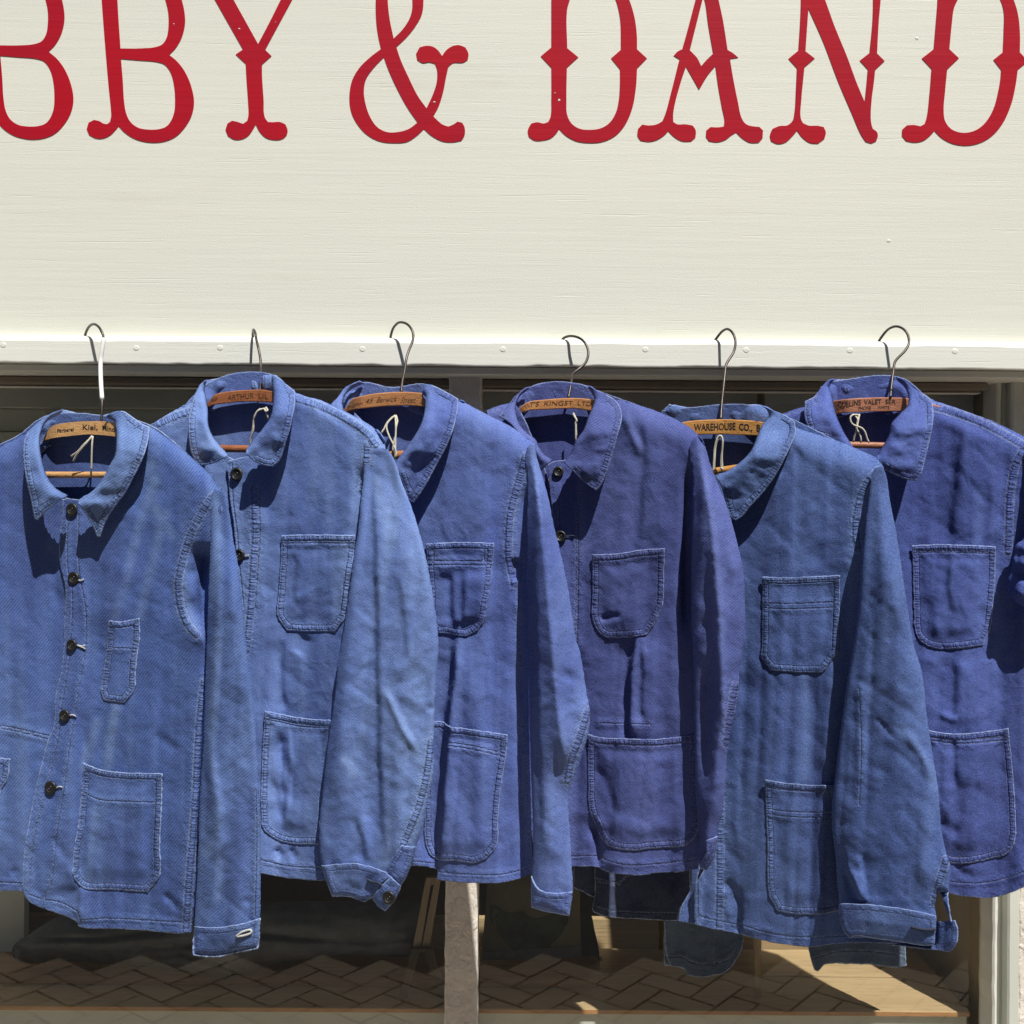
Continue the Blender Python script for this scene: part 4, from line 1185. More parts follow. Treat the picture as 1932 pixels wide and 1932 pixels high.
j.leaf(A("570,648 620,620 680,613 725,640 780,680 826,700 818,770 792,860 760,930 700,1050 650,1120 600,1190 570,1250 552,1308 535,1305 505,1235 470,1180 430,1122 440,1100 500,1062 560,995 600,920 632,860 640,800 640,720 630,670 600,655"),
       A("600,655 630,670 640,720 640,800 632,860 600,920 560,995 500,1062 440,1100"), .042, .018, A("0,900")[0][1], A("0,613")[0][1], tip=A("545,1300")[0], tiplift=.004)
pk = j.attach('pocket', A("600,1770 660,1775 770,1755 772,1850 760,1950 748,2050 742,2150 688,2226 570,2210 556,2170 565,2080 580,1950"), single=[A("580,1927 660,1922 756,1928")], puff=.002)
pk = j.attach('pocket', A("460,2552 500,2572 560,2592 680,2607 895,2612 892,2800 882,3000 876,3190 812,3270 640,3258 450,3240 405,3182 400,3122 430,2900 448,2720"), single=[A("448,2712 490,2735 540,2757 700,2770 886,2775")], puff=.005, gape=A("470,2570 680,2615 890,2625"), fade=[B("530,880 510,1050 480,1250")])
j.attach('pocket', A("-260,2500 -100,2520 55,2532 40,2650 10,2700 -20,3050 -80,3120 -240,3100"), base=lbase)
for x, y, r in ((395, 1157, 36), (405, 1535, 36), (395, 1905, 33), (355, 2294, 33), (278, 2692, 37)):
    q = A([(x, y)])[0]; j.button(q[0], q[1], r * .7246)
for s_ in ("425,1545 450,1548 462,1540", "425,1905 455,1910 470,1905", "385,2292 405,2290 420,2300", "312,2692 330,2685 342,2690", "425,1905 450,1915 472,1925"):
    j.buttonhole(A(s_))
sl = A("1160,1100 1172,1062 1190,1044 1232,1052 1245,1100 1262,1180 1285,1310 1312,1450 1340,1700 1358,1900 1390,2132 1408,2340 1425,2632 1436,2832 1438,3182 1436,3412 1430,3535 1418,3572 1300,3596 1200,3616 1120,3614 1072,3608 1074,3457 1086,3232 1096,3032 1100,2832 1110,2632 1118,2532 1128,2332 1138,2000 1146,1800 1152,1600 1160,1400 1164,1200")
j.sleeve(sl, A("0,1050")[0][1], .004, .024, 100, .015, ridges=[(A("1185,1080 1200,1400 1195,1800 1170,2200 1160,2532 1200,2800 1195,3100 1130,3400"), 22, .010), (A("1260,1300 1300,1800 1310,2300"), 60, .010), (A("1130,2560 1130,2800 1120,3000"), 16, -.012), (A("1230,3000 1220,3250 1190,3450"), 20, -.010), (A("1340,3300 1380,3340"), 14, -.006)],
         fade=[A("1195,1100 1200,1400 1200,1800 1180,2200 1165,2532"), A("1165,2532 1205,2800 1210,3300"), A("1140,3050 1190,3000")], double=[], single=[A("1412,2700 1415,3000 1405,3400")])
slv = bpy.data.objects[[o.name for o in j.root.children if o.name.startswith('sleeve')][0]]
cf = j.attach('cuff', B("1072,1525 1150,1530 1250,1525 1350,1505 1438,1478 1435,1560 1433,1600 1421,1646 1300,1669 1200,1691 1120,1689 1066,1683 1068,1600"), base=j.sleeve_f, lift=.0025, parent=slv, stitch=.35, puff=.001)
j.buttonhole(B("1305,1580 1330,1560 1360,1548 1385,1545 1385,1562 1350,1575 1310,1582"), base=lambda x, y: j.sleeve_f(x, y) + .002, parent=slv, r=.0014)
hanger('pale beech hanger at far left, white plastic sleeve on its hook, printed Färberei Kiel', j,
       H1("400,1830 520,1690 660,1470 740,1440 900,1415 1100,1402 1300,1400 1500,1420 1620,1445 1900,1560 2200,1720 2500,1920 2480,1990 2150,1830 1900,1710 1700,1640 1500,1600 1350,1582 1150,1570 900,1590 650,1625 530,1670"),
       H1("1085,330 1110,250 1150,180 1205,150 1260,175 1300,230 1335,330 1315,480 1295,650 1300,900 1315,1150 1305,1400"), [.006, .012, .024, .040, .052, .060, .064, .066, .068, .085, .1, .108], 'hw1',
       texts=[("Färberei", H1("737,1548")[0], H1("950,1524")[0], 44 * HS, 0, .02), ("Kiel,", H1("1065,1512")[0], H1("1255,1512")[0], 68 * HS, 0, .012), ("Minden", H1("1318,1514")[0], H1("1560,1550")[0], 62 * HS, 0, .016)],
       bar=(H1("740,2090")[0], (A("545,965")[0]), 13), sheath=(float(W(400, 1352, .06)[2]), float(W(400, 1600, .09)[2])))
strings('pair of loose white string ends on the far left hanger', j, [[(x, y, d) for (x, y), d in zip(A(p_), dd)] for p_, dd in (("508,750 490,772 460,800 430,835 392,862", (.016, .02, .02, .015, .012)), ("508,750 480,785 450,820 425,850 404,888", (.016, .022, .022, .02, .016)), ("512,752 508,800 506,860 505,938", (.016, .018, .016, .012)))])

j.rear_sleeve(-430, 2010)

# ================================================================= jacket 2
j = Jacket('work_jacket', 'lightest faded blue jacket, second from left, with cuff button on a wide creased sleeve', M['d2'], 1030, 1500, 22)
j.folds = [(C("350,880 330,1200 290,1500"), 26, -.012), (B("1560,420 1560,560 1590,700 1570,900"), 24, -.010), (B("1500,700 1560,960"), 16, -.007), (B("1520,1090 1560,1150"), 15, -.010), (B("1600,1090 1640,1160"), 15, -.010), (A("1700,1850 1640,1960"), 26, -.009), (C("60,560 200,650 320,730 370,800"), 20, -.010), (A("1400,1040 1440,1300"), 40, .006)]
lb2 = lambda x, y: j.body(x, y) - .007
j.panel('front_panel', A("800,722 830,692 900,645 980,600 1060,565 1120,600 1150,720 1210,830 1290,880 1340,910 1340,1400 1350,2000 1400,2600 1437,3162 1200,3150 900,3100 860,2500 830,1500 805,1000"),
        [(A("800,722 900,645 1060,565"), 60, .02), (A("800,722 830,1500 900,3100"), 90, .02)], base=lb2, double=[A("820,712 900,672 1000,630 1060,612")])
j.steps = [(A("1570,1860 1560,1990 1565,2150 1585,2280"), 7, .007), (B("1555,420 1560,600 1570,800 1565,1010"), 6, .008), (B("1600,400 1612,600 1600,900"), 6, -.006), (A("1650,1370 1625,1560 1640,1700"), 8, .005), (C("360,1050 330,1250 300,1450"), 8, -.006)]
rp = A("1250,908 1262,885 1340,868 1430,850 1520,700 1560,560 1628,510 1700,535") + C("100,548 200,592 300,640 400,700 450,750 470,800 450,1000 420,1300 400,1600 340,1932") + D("300,300 250,700 200,1100 190,1272 60,1272 0,1265") + B("1600,1262 1437,1232 1300,1215 1290,900 1300,400 1300,100") + A("1330,1700 1305,1440 1290,1250 1268,1100 1258,960")
j.panel('front_panel', rp, [(A("1628,510 1700,535") + C("100,548 200,592 300,640 400,700 470,800"), 60, .026), (C("450,1000 400,1600") + D("300,300 200,1100"), 60, .02)],
        double=[A("1640,545") + C("50,565 120,590 200,628 300,685 380,745 420,800"), C("372,800 365,900 345,1050"), A("1402,1040 1410,1300 1400,1450 1385,1700 1360,1932")],
        single=[A("1280,900 1285,1100 1310,1300 1320,1450 1345,1700"), B("1437,1160 1600,1195 1780,1203") + D("60,1205 130,1205"), A("1425,1040 1432,1300 1422,1450 1405,1700")])
j.back(A("860,760 1000,600 1180,440 1500,410 1640,520 1900,640 2080,800 2050,1800 1900,3000 1840,3140 1300,3130 930,3060 880,2000"))
j.neckback(A("1125,445 1200,432 1300,426 1380,418 1450,408 1500,410 1535,450 1530,560 1490,600 1300,570 1140,620 1118,560 1118,490"), creases=[(A("1425,415 1440,495"), 7, -.008), (A("1390,420 1410,500"), 9, .004), (A("1460,420 1455,500"), 9, .003)])
j.leaf(A("1140,440 1105,465 1085,500 1060,560 1042,640 1040,740 1052,830 1082,902 1112,912 1165,905 1222,880 1264,858 1232,822 1180,760 1152,690 1149,620 1140,550 1128,500 1135,470"),
       A("1135,470 1128,500 1140,550 1149,620 1152,690 1180,760 1232,822 1264,858"), .036, .016, A("0,760")[0][1], A("0,440")[0][1], tip=A("1100,905")[0], tiplift=.006)
j.leaf(A("1500,408 1545,438 1590,472 1627,500 1630,560 1615,650 1592,740 1562,830 1542,885 1505,920 1460,915 1400,888 1356,850 1362,820 1392,780 1442,720 1490,650 1506,570 1508,500 1498,450"),
       A("1498,450 1508,500 1506,570 1490,650 1442,720 1392,780 1362,820"), .040, .017, A("0,700")[0][1], A("0,408")[0][1], tip=A("1500,910")[0], tiplift=.008)
pk = j.attach('pocket', A("1550,1298 1700,1294 1850,1296 1962,1297 1958,1400 1935,1550 1918,1700 1905,1752 1850,1830 1700,1832 1582,1826 1530,1745 1536,1600 1548,1400"), single=[A("1548,1345 1700,1342 1955,1345"), A("1548,1330 1700,1327 1955,1330")], puff=.003, gape=A("1560,1305 1950,1305"))
pk = j.attach('pocket', B("1460,335 1550,352 1650,372 1780,384 1850,386 1840,600 1800,800 1790,1000 1780,1075 1700,1073 1600,1070 1520,1045 1450,985 1440,900 1440,700 1452,450"), single=[B("1462,385 1550,400 1650,422 1850,430")], puff=.005, gape=B("1470,350 1840,395"))
for x, y, r in ((1305, 962, 38), (1317, 1410, 36)):
    q = A([(x, y)])[0]; j.button(q[0], q[1], r * .7246)
j.buttonhole(A("1350,1412 1375,1408"))
sl = C("368,862 378,835 405,822 440,818 482,826 520,880 560,1000 600,1100 650,1250 690,1400 720,1550 745,1700 762,1850 764,1932") + D("752,150 744,300 742,400 733,550 738,640 702,850 672,1000 642,1080 612,1190 585,1260 555,1302 530,1370 500,1410 472,1440 430,1413 400,1368 340,1383 280,1363 178,1360 150,1290 122,1192 110,1130 106,1040 108,940 125,800 145,600 165,450 180,350 200,200 210,60") + C("222,1930 245,1800 275,1600 300,1400 325,1250 335,1120 350,1000 358,900")
j.sleeve(sl, C("0,820")[0][1], .004, .030, 120, .020, ridges=[(C("300,1500") + D("260,200 220,700 200,1100"), 60, .010), (D("460,200 560,420 660,590"), 14, .010), (D("700,310 745,330"), 14, -.012), (D("330,840 360,1000 365,1170"), 20, .008)],
         double=[D("725,500 700,680 660,850 610,980 570,1070")], fade=[D("470,230 560,420 660,590"), D("250,600 290,680"), C("420,1000 500,1300")], single=[], wr=1.0, steps=[(C("400,900 412,1200 418,1500 424,1850") + D("432,200 440,600 452,950 470,1180"), 9, .013), (C("540,1500 580,1800") + D("600,100"), 8, .005), (D("300,900 345,1040 362,1175"), 7, .006)], tents=[(C("330,1400 270,1800") + D("220,300 160,900"), 70, .006)])
slv = [o for o in j.root.children if o.name.startswith('sleeve')][0]
sb2 = j.sleeve_f
j.attach('cuff', D("116,1190 200,1182 300,1177 400,1197 470,1227 505,1250 440,1300 400,1368 340,1385 280,1365 176,1362 150,1290"), base=sb2, lift=.004, parent=slv, stitch=.3, puff=.001)
j.attach('cuff_tab', D("500,1250 558,1302 532,1370 500,1412 472,1443 430,1415 398,1370 440,1310"), base=lambda x, y: sb2(x, y) + .004, lift=.004, parent=slv, stitch=.3, puff=.0)
j.attach('cuff_placket', D("560,1075 600,1085 640,1085 612,1190 585,1258 555,1300 500,1262 470,1230 490,1180 520,1130"), base=sb2, lift=.003, parent=slv, stitch=.6, puff=.0)
q = D("490,1368")[0]; j.button(q[0], q[1], 38 * .7246, base=lambda x, y: sb2(x, y) + .010, parent=slv)
j.buttonhole(D("370,1265 400,1280 430,1285 455,1300"), base=lambda x, y: sb2(x, y) + .004, parent=slv, mat='darkthread', r=.0018)
hanger('reddish hanger second from left with worn lettering ARTHUR LIL', j,
       H2("-200,1400 60,1180 260,1000 340,905 400,880 600,848 800,835 1000,835 1045,845 1400,900 1800,1050 2300,1330 2280,1420 1800,1180 1400,1040 1060,998 900,990 700,990 500,1010 280,1052 100,1230 -150,1480"),
       H2("850,200 840,120 850,60 875,110 890,200 920,330 940,450 945,560 938,700 935,840"), [.006, .014, .036, .056, .060, .064, .072, .080, .096, .110], 'hw2',
       texts=[("ARTHUR", H2("515,972")[0], H2("850,945")[0], 72 * HS, 0, .0), ("LIL", H2("915,945")[0], H2("1040,955")[0], 66 * HS), ("NIA", H2("305,985")[0], H2("388,962")[0], 34 * HS)],
       bar=(A("1225,820")[0], A("1368,822")[0], 15), ink='ink2')
strings('looped string knotted on the reddish ARTHUR hanger', j, [[(x, y, d) for (x, y), d in zip(H2(p_), dd)] for p_, dd in (("1000,1085 930,1085 880,1140 855,1210 845,1300 830,1400 805,1545", (.018,.02, .02, .02, .018, .015, .012)), ("1000,1075 970,1080 900,1110 865,1180 850,1250 850,1340 820,1440 800,1530", (.016,.02, .022, .022, .018, .018, .015, .012)), ("1010,1060 1035,1100 1005,1110 1000,1085 1020,1140 1040,1215", (.016, .018, .02, .018, .016, .012)))])

j.rear_sleeve(592, 1760)

# ================================================================= jacket 3
j = Jacket('work_jacket', 'blue jacket third from left, its squared breast pocket partly behind a pale sleeve', M['d3'], 1620, 1520, 33)
j.folds = [(C("1200,1420 1185,1560"), 22, -.016), (C("1010,900 1000,1300 970,1900"), 60, .008), (D("940,100 1000,500 990,900"), 60, .006)]
j.steps = [(C("880,1750 860,1860 850,1932") + D("840,150 815,400 800,600 785,800 765,1100 757,1260"), 9, .034), (C("845,1490 835,1650 850,1800"), 7, .010), (C("905,1480 900,1650 890,1780"), 7, .009)]
j.panel('front_panel', C("300,620 420,760 520,900 540,980 600,1300 640,1932") + D("680,600 700,1195 600,1190 560,1185 420,1150 380,500") + C("330,1800 300,1200 280,800"), [], base=lambda x, y: j.body(x, y) - .008)
rp = C("560,930 640,850 720,700 780,570 872,553 950,588 1050,640 1150,690 1250,755 1292,790 1290,900 1275,1100 1265,1400 1262,1700") + D("1262,0 1264,400 1270,700 1278,1000 1283,1232 1265,1240 1200,1265 1100,1286 1000,1288 850,1280 757,1268 757,1212 700,1196 660,1192 620,1190 600,900 580,400") + C("570,1900 560,1500 545,1200")
j.panel('front_panel', rp, [(C("872,553 950,588 1050,640 1150,690 1292,790"), 95, .034), (C("1275,1100 1262,1700") + D("1264,400 1283,1232"), 70, .024)],
        double=[C("1245,860 1222,950 1192,1050 1167,1150 1155,1250 1152,1400 1168,1500 1185,1570")],
        single=[D("600,1165 757,1180 760,1225 850,1235 1000,1242 1100,1242 1200,1222 1270,1195"), D("1228,300 1250,700 1262,1000 1265,1220"), C("1185,1420 1200,1600 1210,1900") + D("1222,100")],
        fade=[C("1225,1000 1185,1150 1175,1400"), D("1262,600 1275,1200")])
j.back(C("240,700 200,560 330,455 500,480 700,465 870,553 1100,680 1250,790 1240,1900") + D("1230,600 1250,1180 700,1150 440,1100 400,300") + C("330,1700 300,1000"))
j.neckback(C("235,520 280,475 330,453 380,458 430,480 480,500 560,515 660,520 700,560 690,640 600,640 400,620 260,660 235,590"), )
j.leaf(C("170,575 215,528 250,482 330,451 350,462 290,490 245,530 236,570 244,610 258,640 262,700 200,660"), C("350,462 290,490 245,530 236,570 244,610 258,640"), .030, .014, C("0,700")[0][1], C("0,451")[0][1])
j.leaf(C("672,512 690,480 715,464 755,480 840,525 874,546 868,620 842,720 802,820 742,930 682,1040 626,1120 605,1110 580,1050 547,965 522,900 560,850 612,780 660,700 686,610 688,540"),
       C("672,512 690,530 686,610 660,700 612,780 560,850 522,900"), .040, .018, C("0,760")[0][1], C("0,464")[0][1], tip=C("615,1110")[0], tiplift=.006)
j.attach('pocket', C("693,1345 800,1338 900,1336 1072,1340 1066,1450 1050,1600 1030,1700 1006,1790 930,1853 800,1842 750,1833 720,1790 708,1600"), single=[C("700,1442 850,1440 1062,1445"), C("703,1464 850,1462 1060,1467"), C("1018,1345 1015,1445"), C("735,1345 738,1440")], puff=.003, gape=C("705,1348 1060,1348"))
j.attach('pocket', D("690,385 745,392 800,400 812,415 900,430 1050,452 1147,466 1138,580 1112,750 1095,920 1080,1092 985,1172 860,1166 740,1150 700,1100 685,900"), single=[D("815,512 950,530 1130,572"), D("815,530 950,550 1125,592"), D("1105,470 1098,570")], puff=.004, gape=D("820,430 1140,475"))
sl = C("1245,862 1258,808 1275,792 1296,794 1302,850 1332,950 1372,1100 1402,1250 1440,1400 1480,1600 1512,1800 1530,1900") + D("1542,0 1562,100 1582,240 1600,330 1592,450 1562,560 1522,680 1482,800 1490,1000 1500,1200 1506,1330 1497,1400 1486,1468 1440,1460 1340,1440 1276,1420 1274,1300 1283,1200 1286,1000 1276,700 1266,400 1262,100") + C("1257,1850 1254,1600 1254,1300 1258,1100 1258,950")
j.sleeve(sl, C("0,790")[0][1], .004, .024, 80, .013, ridges=[(D("1420,100 1580,200"), 18, -.004)], tents=[(C("1285,820 1310,1000 1330,1200 1350,1450 1370,1700") + D("1395,0 1420,300 1445,520 1478,740"), 60, .024)], steps=[(C("1290,1500 1300,1800") + D("1310,400 1330,800 1340,1200"), 9, .006)],
         double=[D("1590,330 1545,480 1500,600 1478,720")], fade=[C("1285,820 1310,1000 1330,1200 1350,1450 1370,1700") + D("1395,0 1420,300 1445,520 1478,740")])
slv = [o for o in j.root.children if o.name.startswith('sleeve')][0]
j.attach('cuff', D("1276,1250 1320,1322 1400,1340 1506,1332 1498,1400 1487,1469 1440,1461 1340,1441 1275,1421"), base=j.sleeve_f, lift=.003, parent=slv, stitch=.3, puff=.001)
hanger('orange hanger third from left with script lettering 45 Berwick Street', j,
       H3("-300,1500 0,1380 180,1270 280,1215 345,1115 420,1090 600,1050 800,1030 980,1022 1150,1028 1290,1045 1600,1130 2000,1280 2400,1500 2380,1590 1900,1380 1500,1240 1260,1212 1100,1202 900,1202 600,1225 300,1275 80,1400 -250,1600"),
       H3("832,375 850,290 880,200 940,135 1000,128 1065,155 1115,215 1138,290 1125,380 1080,490 1048,600 1025,760 995,900 985,1030"), [.006, .010, .018, .03, .04, .048, .054, .058, .062, .068, .075, .088, .1, .110], 'hw3',
       texts=[("angley,", H3("285,1232")[0], H3("490,1180")[0], 42 * HS, .5, -.005), ("45", H3("520,1172")[0], H3("625,1160")[0], 58 * HS, .45, -.008), ("Berwick", H3("660,1162")[0], H3("930,1146")[0], 72 * HS, .6, -.01), ("Street,", H3("970,1165")[0], H3("1170,1163")[0], 74 * HS, .6, -.01), ("C", H3("1230,1170")[0], H3("1276,1172")[0], 60 * HS, .6, -.01)],
       bar=(C("505,858")[0], C("555,855")[0], 17))
strings('three strand string pinned inside the jacket under the Berwick Street hanger', j, [[(x, y, d) for (x, y), d in zip(H3(p_), dd)] for p_, dd in (("905,1325 860,1360 800,1430 795,1500 830,1600 880,1700 915,1790 910,1870", (.0, .006, .012, .014, .016, .016, .016, .016)), ("905,1325 910,1400 912,1500 908,1600 885,1680 870,1790", (.0, .006, .012, .014, .016, .016)), ("870,1345 800,1420 760,1500 722,1555", (.0, .01, .014, .016)), ("915,1325 935,1400 915,1480 908,1700 905,1880", (.0, .006, .012, .014, .016)))])

j.rear_sleeve(1395, 1800)

# ================================================================= jacket 4
j = Jacket('work_jacket', 'violet blue jacket fourth from left with a long dark vertical crease below its pocket', M['d4'], 2290, 1540, 44)
j.folds = [(C("1780,620 1850,780 1890,880"), 16, .008), (D("1610,950 1650,1050 1660,1200"), 22, -.016), (E("205,790 195,1000 190,1300 190,1800"), 22, -.018), (D("1600,640 1680,700 1760,960"), 18, -.006), (C("1650,1760 1780,1740"), 14, -.010)]
j.steps = [(C("1845,1820 1840,1932") + D("1812,150 1820,520"), 7, .020), (C("1885,1850") + D("1893,100 1890,420"), 7, .009), (C("1890,600 1905,900 1890,1150 1870,1370"), 12, .007), (D("1640,900 1652,1050 1660,1230"), 8, .012), (C("1540,1600") + D("1545,100 1550,400"), 9, .004)]
j.panel('front_panel', C("1030,608 1100,582 1180,565 1230,640 1300,800 1340,900 1370,1000 1400,1400") + D("1480,600 1500,1195 1480,1193 1300,1150 1200,500") + C("1150,1500 1080,900"), [(C("1030,608 1100,582 1180,565"), 50, .02)], base=lambda x, y: j.body(x, y) - .008, single=[C("1030,618 1110,596")])
rp = C("1368,905 1400,890 1470,880 1560,800 1640,650 1700,560 1765,552 1850,575 1932,600") + E("80,592 150,625 230,680 285,760 290,900 290,1200 300,1600 300,1800") + F("290,400 270,900 250,1130 150,1147 60,1150 0,1155") + D("1932,1241 1860,1245 1800,1240 1700,1226 1655,1205 1640,1198 1560,1196 1490,1195 1470,700 1450,300") + C("1430,1800 1400,1340 1395,1200 1385,1100 1372,980")
j.panel('front_panel', rp, [(C("1765,552 1850,575 1932,600") + E("150,625 230,680 285,760"), 85, .032), (E("290,900 290,1200 300,1600 300,1800") + F("290,400 250,1130"), 60, .02)],
        single=[C("1425,1110 1430,1250"), C("1518,1100 1522,1300 1522,1600 1515,1900") + D("1515,100"), D("1495,1140 1640,1140 1700,1165 1800,1188 1932,1185") + F("100,1100 240,1080"), D("1652,404 1750,406 1932,412"), C("1530,1100 1534,1300 1534,1600 1528,1900")],
        fade=[C("1790,620 1860,800 1900,880"), C("1545,1000 1560,1400")])
j.back(C("1060,650 1130,600 1200,520 1350,455 1520,458 1700,520 1932,610") + E("200,700 270,800 270,1700") + F("230,1050 0,1100") + D("1600,1130 1300,1100 1220,500") + C("1150,1300"))
j.neckback(C("1190,560 1225,515 1270,480 1350,454 1385,462 1420,478 1450,462 1520,458 1600,480 1650,510 1650,600 1600,640 1450,600 1300,620 1200,660 1185,610"), creases=[(C("1422,478 1430,545"), 7, -.012), (C("1375,462 1395,540"), 11, -.007), (C("1400,465 1412,540"), 9, .004)])
j.leaf(C("1270,478 1225,505 1185,555 1140,595 1096,640 1150,672 1200,722 1250,772 1280,830 1300,880 1330,945 1362,910 1392,880 1350,855 1320,810 1300,770 1255,735 1215,690 1194,630 1196,570 1215,530 1255,498"),
       C("1255,498 1215,530 1196,570 1194,630 1215,690 1255,735 1300,770 1320,810 1350,855 1392,880"), .032, .014, C("0,800")[0][1], C("0,478")[0][1])
j.leaf(C("1585,470 1660,510 1740,552 1770,600 1777,640 1752,750 1722,860 1692,950 1655,1030 1634,1052 1600,1030 1540,980 1500,940 1456,896 1492,850 1520,780 1562,720 1592,640 1614,590 1624,545 1600,500"),
       C("1600,500 1624,545 1614,590 1592,640 1562,720 1520,780 1492,850 1456,896"), .042, .018, C("0,800")[0][1], C("0,470")[0][1], tip=C("1630,1040")[0], tiplift=.008)
j.attach('pocket', C("1612,1405 1750,1398 1900,1376 2014,1370 2010,1500 2000,1690 1960,1780 1915,1850 1850,1860 1760,1866 1680,1860 1620,1790 1610,1600"), single=[C("1615,1440 1750,1434 1900,1412 2010,1406")], puff=.004, gape=C("1620,1412 2010,1378"))
j.attach('pocket', D("1590,463 1650,480 1800,488 1932,492") + F("80,455 178,444 250,436 240,700 245,940 185,1010 100,1020 0,1028") + D("1860,1108 1740,1096 1680,1062 1630,960 1600,900 1588,700"), single=[D("1590,500 1650,516 1800,524 1932,530") + F("80,490 240,475")], puff=.005, gape=D("1600,475 1932,502"))
q = C("1437,1305")[0]; j.button(q[0], q[1], 24); q = C("1425,948")[0]; j.button(q[0], q[1], 22)
j.buttonhole(C("1462,1306 1490,1300 1515,1302"), mat='darkthread')
sl = E("205,770 215,728 240,705 268,740 290,775 305,830 350,950 392,1050 432,1180 462,1300 482,1400 489,1550 492,1650 480,1780") + F("462,120 456,200 448,280 420,400 397,550 387,700 372,850 352,915 346,990 328,1080 290,1137 258,1128 252,1090 250,960 236,750 230,500 222,0") + E("216,1700 214,1500 219,1200 225,1000 222,880")
j.sleeve(sl, E("0,700")[0][1], .002, .022, 85, .014, ridges=[(E("225,1720 300,1650"), 13, -.006), (F("300,0 290,400 280,800"), 36, -.011)], tents=[(E("262,760 295,1000 325,1250 350,1500 365,1750") + F("375,100 382,400 376,700 340,940"), 60, .022)], steps=[(E("300,1300 320,1500 330,1750") + F("330,100 310,400 290,700"), 9, .010)],
         double=[F("440,180 415,330 395,480")], fade=[E("262,760 295,1000 325,1250 350,1500 365,1750") + F("375,100 382,400 376,700 340,940")])
slv = [o for o in j.root.children if o.name.startswith('sleeve')][0]
sb4 = j.sleeve_f
j.attach('cuff', F("285,985 348,960 344,1000 328,1080 290,1139 262,1132 256,1112 290,1045"), base=sb4, lift=.006, parent=slv, stitch=.4, puff=.0)
hanger('honey coloured hanger fourth from left with lettering KINGST LTD', j,
       H4("-250,1500 50,1290 250,1140 360,1030 450,985 600,965 800,948 1000,940 1300,965 1600,1040 1950,1180 2300,1380 2270,1470 1900,1290 1500,1140 1250,1110 1060,1080 900,1078 700,1088 370,1122 150,1290 -200,1580"),
       H4("832,222 890,165 960,143 1030,148 1100,175 1160,230 1195,310 1200,390 1170,480 1100,550 1025,610 995,650 980,760 945,940"), [.006, .014, .026, .038, .046, .052, .056, .060, .064, .068, .074, .080, .094, .108], 'hw4',
       texts=[("T'S", H4("450,1052")[0], H4("570,1044")[0], 58 * HS, .2), ("KINGST", H4("630,1040")[0], H4("1010,1030")[0], 56 * HS, .15), ("LTD", H4("1062,1030")[0], H4("1245,1040")[0], 52 * HS, .15)],
       bar=(C("1380,1000")[0], C("1450,1000")[0], 10), ink='ink2')
strings('single knotted string hanging in the violet jacket', j, [[(x, y, d) for (x, y), d in zip(H4(p_), dd)] for p_, dd in (("1010,1138 1030,1180 1045,1235 1042,1300 1040,1400 1042,1500", (.01, .014, .014, .016, .016, .014)), ("1005,1150 1040,1200 1055,1240 1038,1255 1045,1350 1050,1450", (.01, .016, .016, .016, .016, .014)))])

j.rear_sleeve(1985, 1760)

# ================================================================= jacket 5
j = Jacket('work_jacket', 'teal blue moleskin jacket fifth from left with folded back cuff on its broad sleeve', M['d5'], 2890, 1630, 55, amp=.95)
j.folds = [(E("780,760 700,820 640,900"), 40, -.010), (F("380,1180 470,1290 480,1340"), 20, -.007), (F("370,1230 420,1400"), 20, .006), (F("430,160 600,220 700,190"), 50, -.006), (E("820,1050 860,1180 900,1300"), 40, .006), (E("1150,880 1100,1100 1090,1300"), 26, -.010)]
j.panel('front_panel', E("60,720 200,800 340,920 350,1400 360,1808") + F("340,700 300,1000 240,1200 238,1416 145,1402 160,1330 205,1240 190,900 120,300") + E("80,1500 50,1000"), [], base=lambda x, y: j.body(x, y) - .008, spacing=14)
j.steps = [(F("470,1240 475,1350 472,1480"), 7, .010), (F("860,100 870,350 850,640"), 12, .004), (E("900,1050 890,1400"), 14, .004), (F("450,640 430,900 470,1150"), 14, .004)]
rp = E("330,905 400,885 470,870 560,800 640,700 700,640 752,658 850,690 950,720 1050,760 1120,790 1165,812 1200,850 1210,1000 1220,1200 1250,1600 1280,1800") + F("1320,500 1370,1000 1400,1300 1425,1500 1420,1540 1300,1520 1200,1515 1050,1512 932,1520 850,1532 780,1532 700,1522 600,1505 540,1490 470,1470 400,1455 320,1440 230,1418 228,1300 232,1215 262,1165 300,1080 320,900 330,400") + E("340,1700 345,1300 338,1000")
j.panel('front_panel', rp, [(E("752,658 850,690 950,720 1050,760 1165,812 1200,850"), 110, .042), (E("1210,1000 1250,1600") + F("1320,500 1425,1500"), 60, .02)],
        double=[E("1180,880 1130,930 1090,1010 1070,1100 1063,1200 1075,1290"), F("362,650 362,900 362,1200 358,1440")],
        single=[F("245,1200 246,1300 248,1400"), F("250,1375 350,1400 470,1422 600,1460 700,1478 850,1485 932,1478 1100,1470")], fade=[F("800,120 810,400 800,660"), F("240,1220 236,1400")])
j.back(E("50,700 60,570 200,555 500,540 700,600 950,720 1150,830 1190,1500") + F("1250,500 1350,1250 1300,1380 900,1400 300,1340 150,600") + E("60,1500"), )
j.neckback(E("60,580 90,548 130,541 180,552 240,556 290,560 330,560 420,550 500,540 580,545 625,580 620,680 560,700 400,640 200,650 150,640"), creases=[(E("300,560 312,625"), 8, -.014)])
j.leaf(E("570,545 640,572 700,595 748,628 753,680 732,740 690,830 640,920 580,1000 520,1062 470,1122 440,1140 415,1122 392,1050 366,960 335,905 400,882 460,842 520,780 550,710 582,640 616,598 600,565"),
       E("600,565 616,598 582,640 550,710 520,780 460,842 400,882 335,905"), .044, .020, E("0,860")[0][1], E("0,545")[0][1], tip=E("435,1130")[0], tiplift=.006)
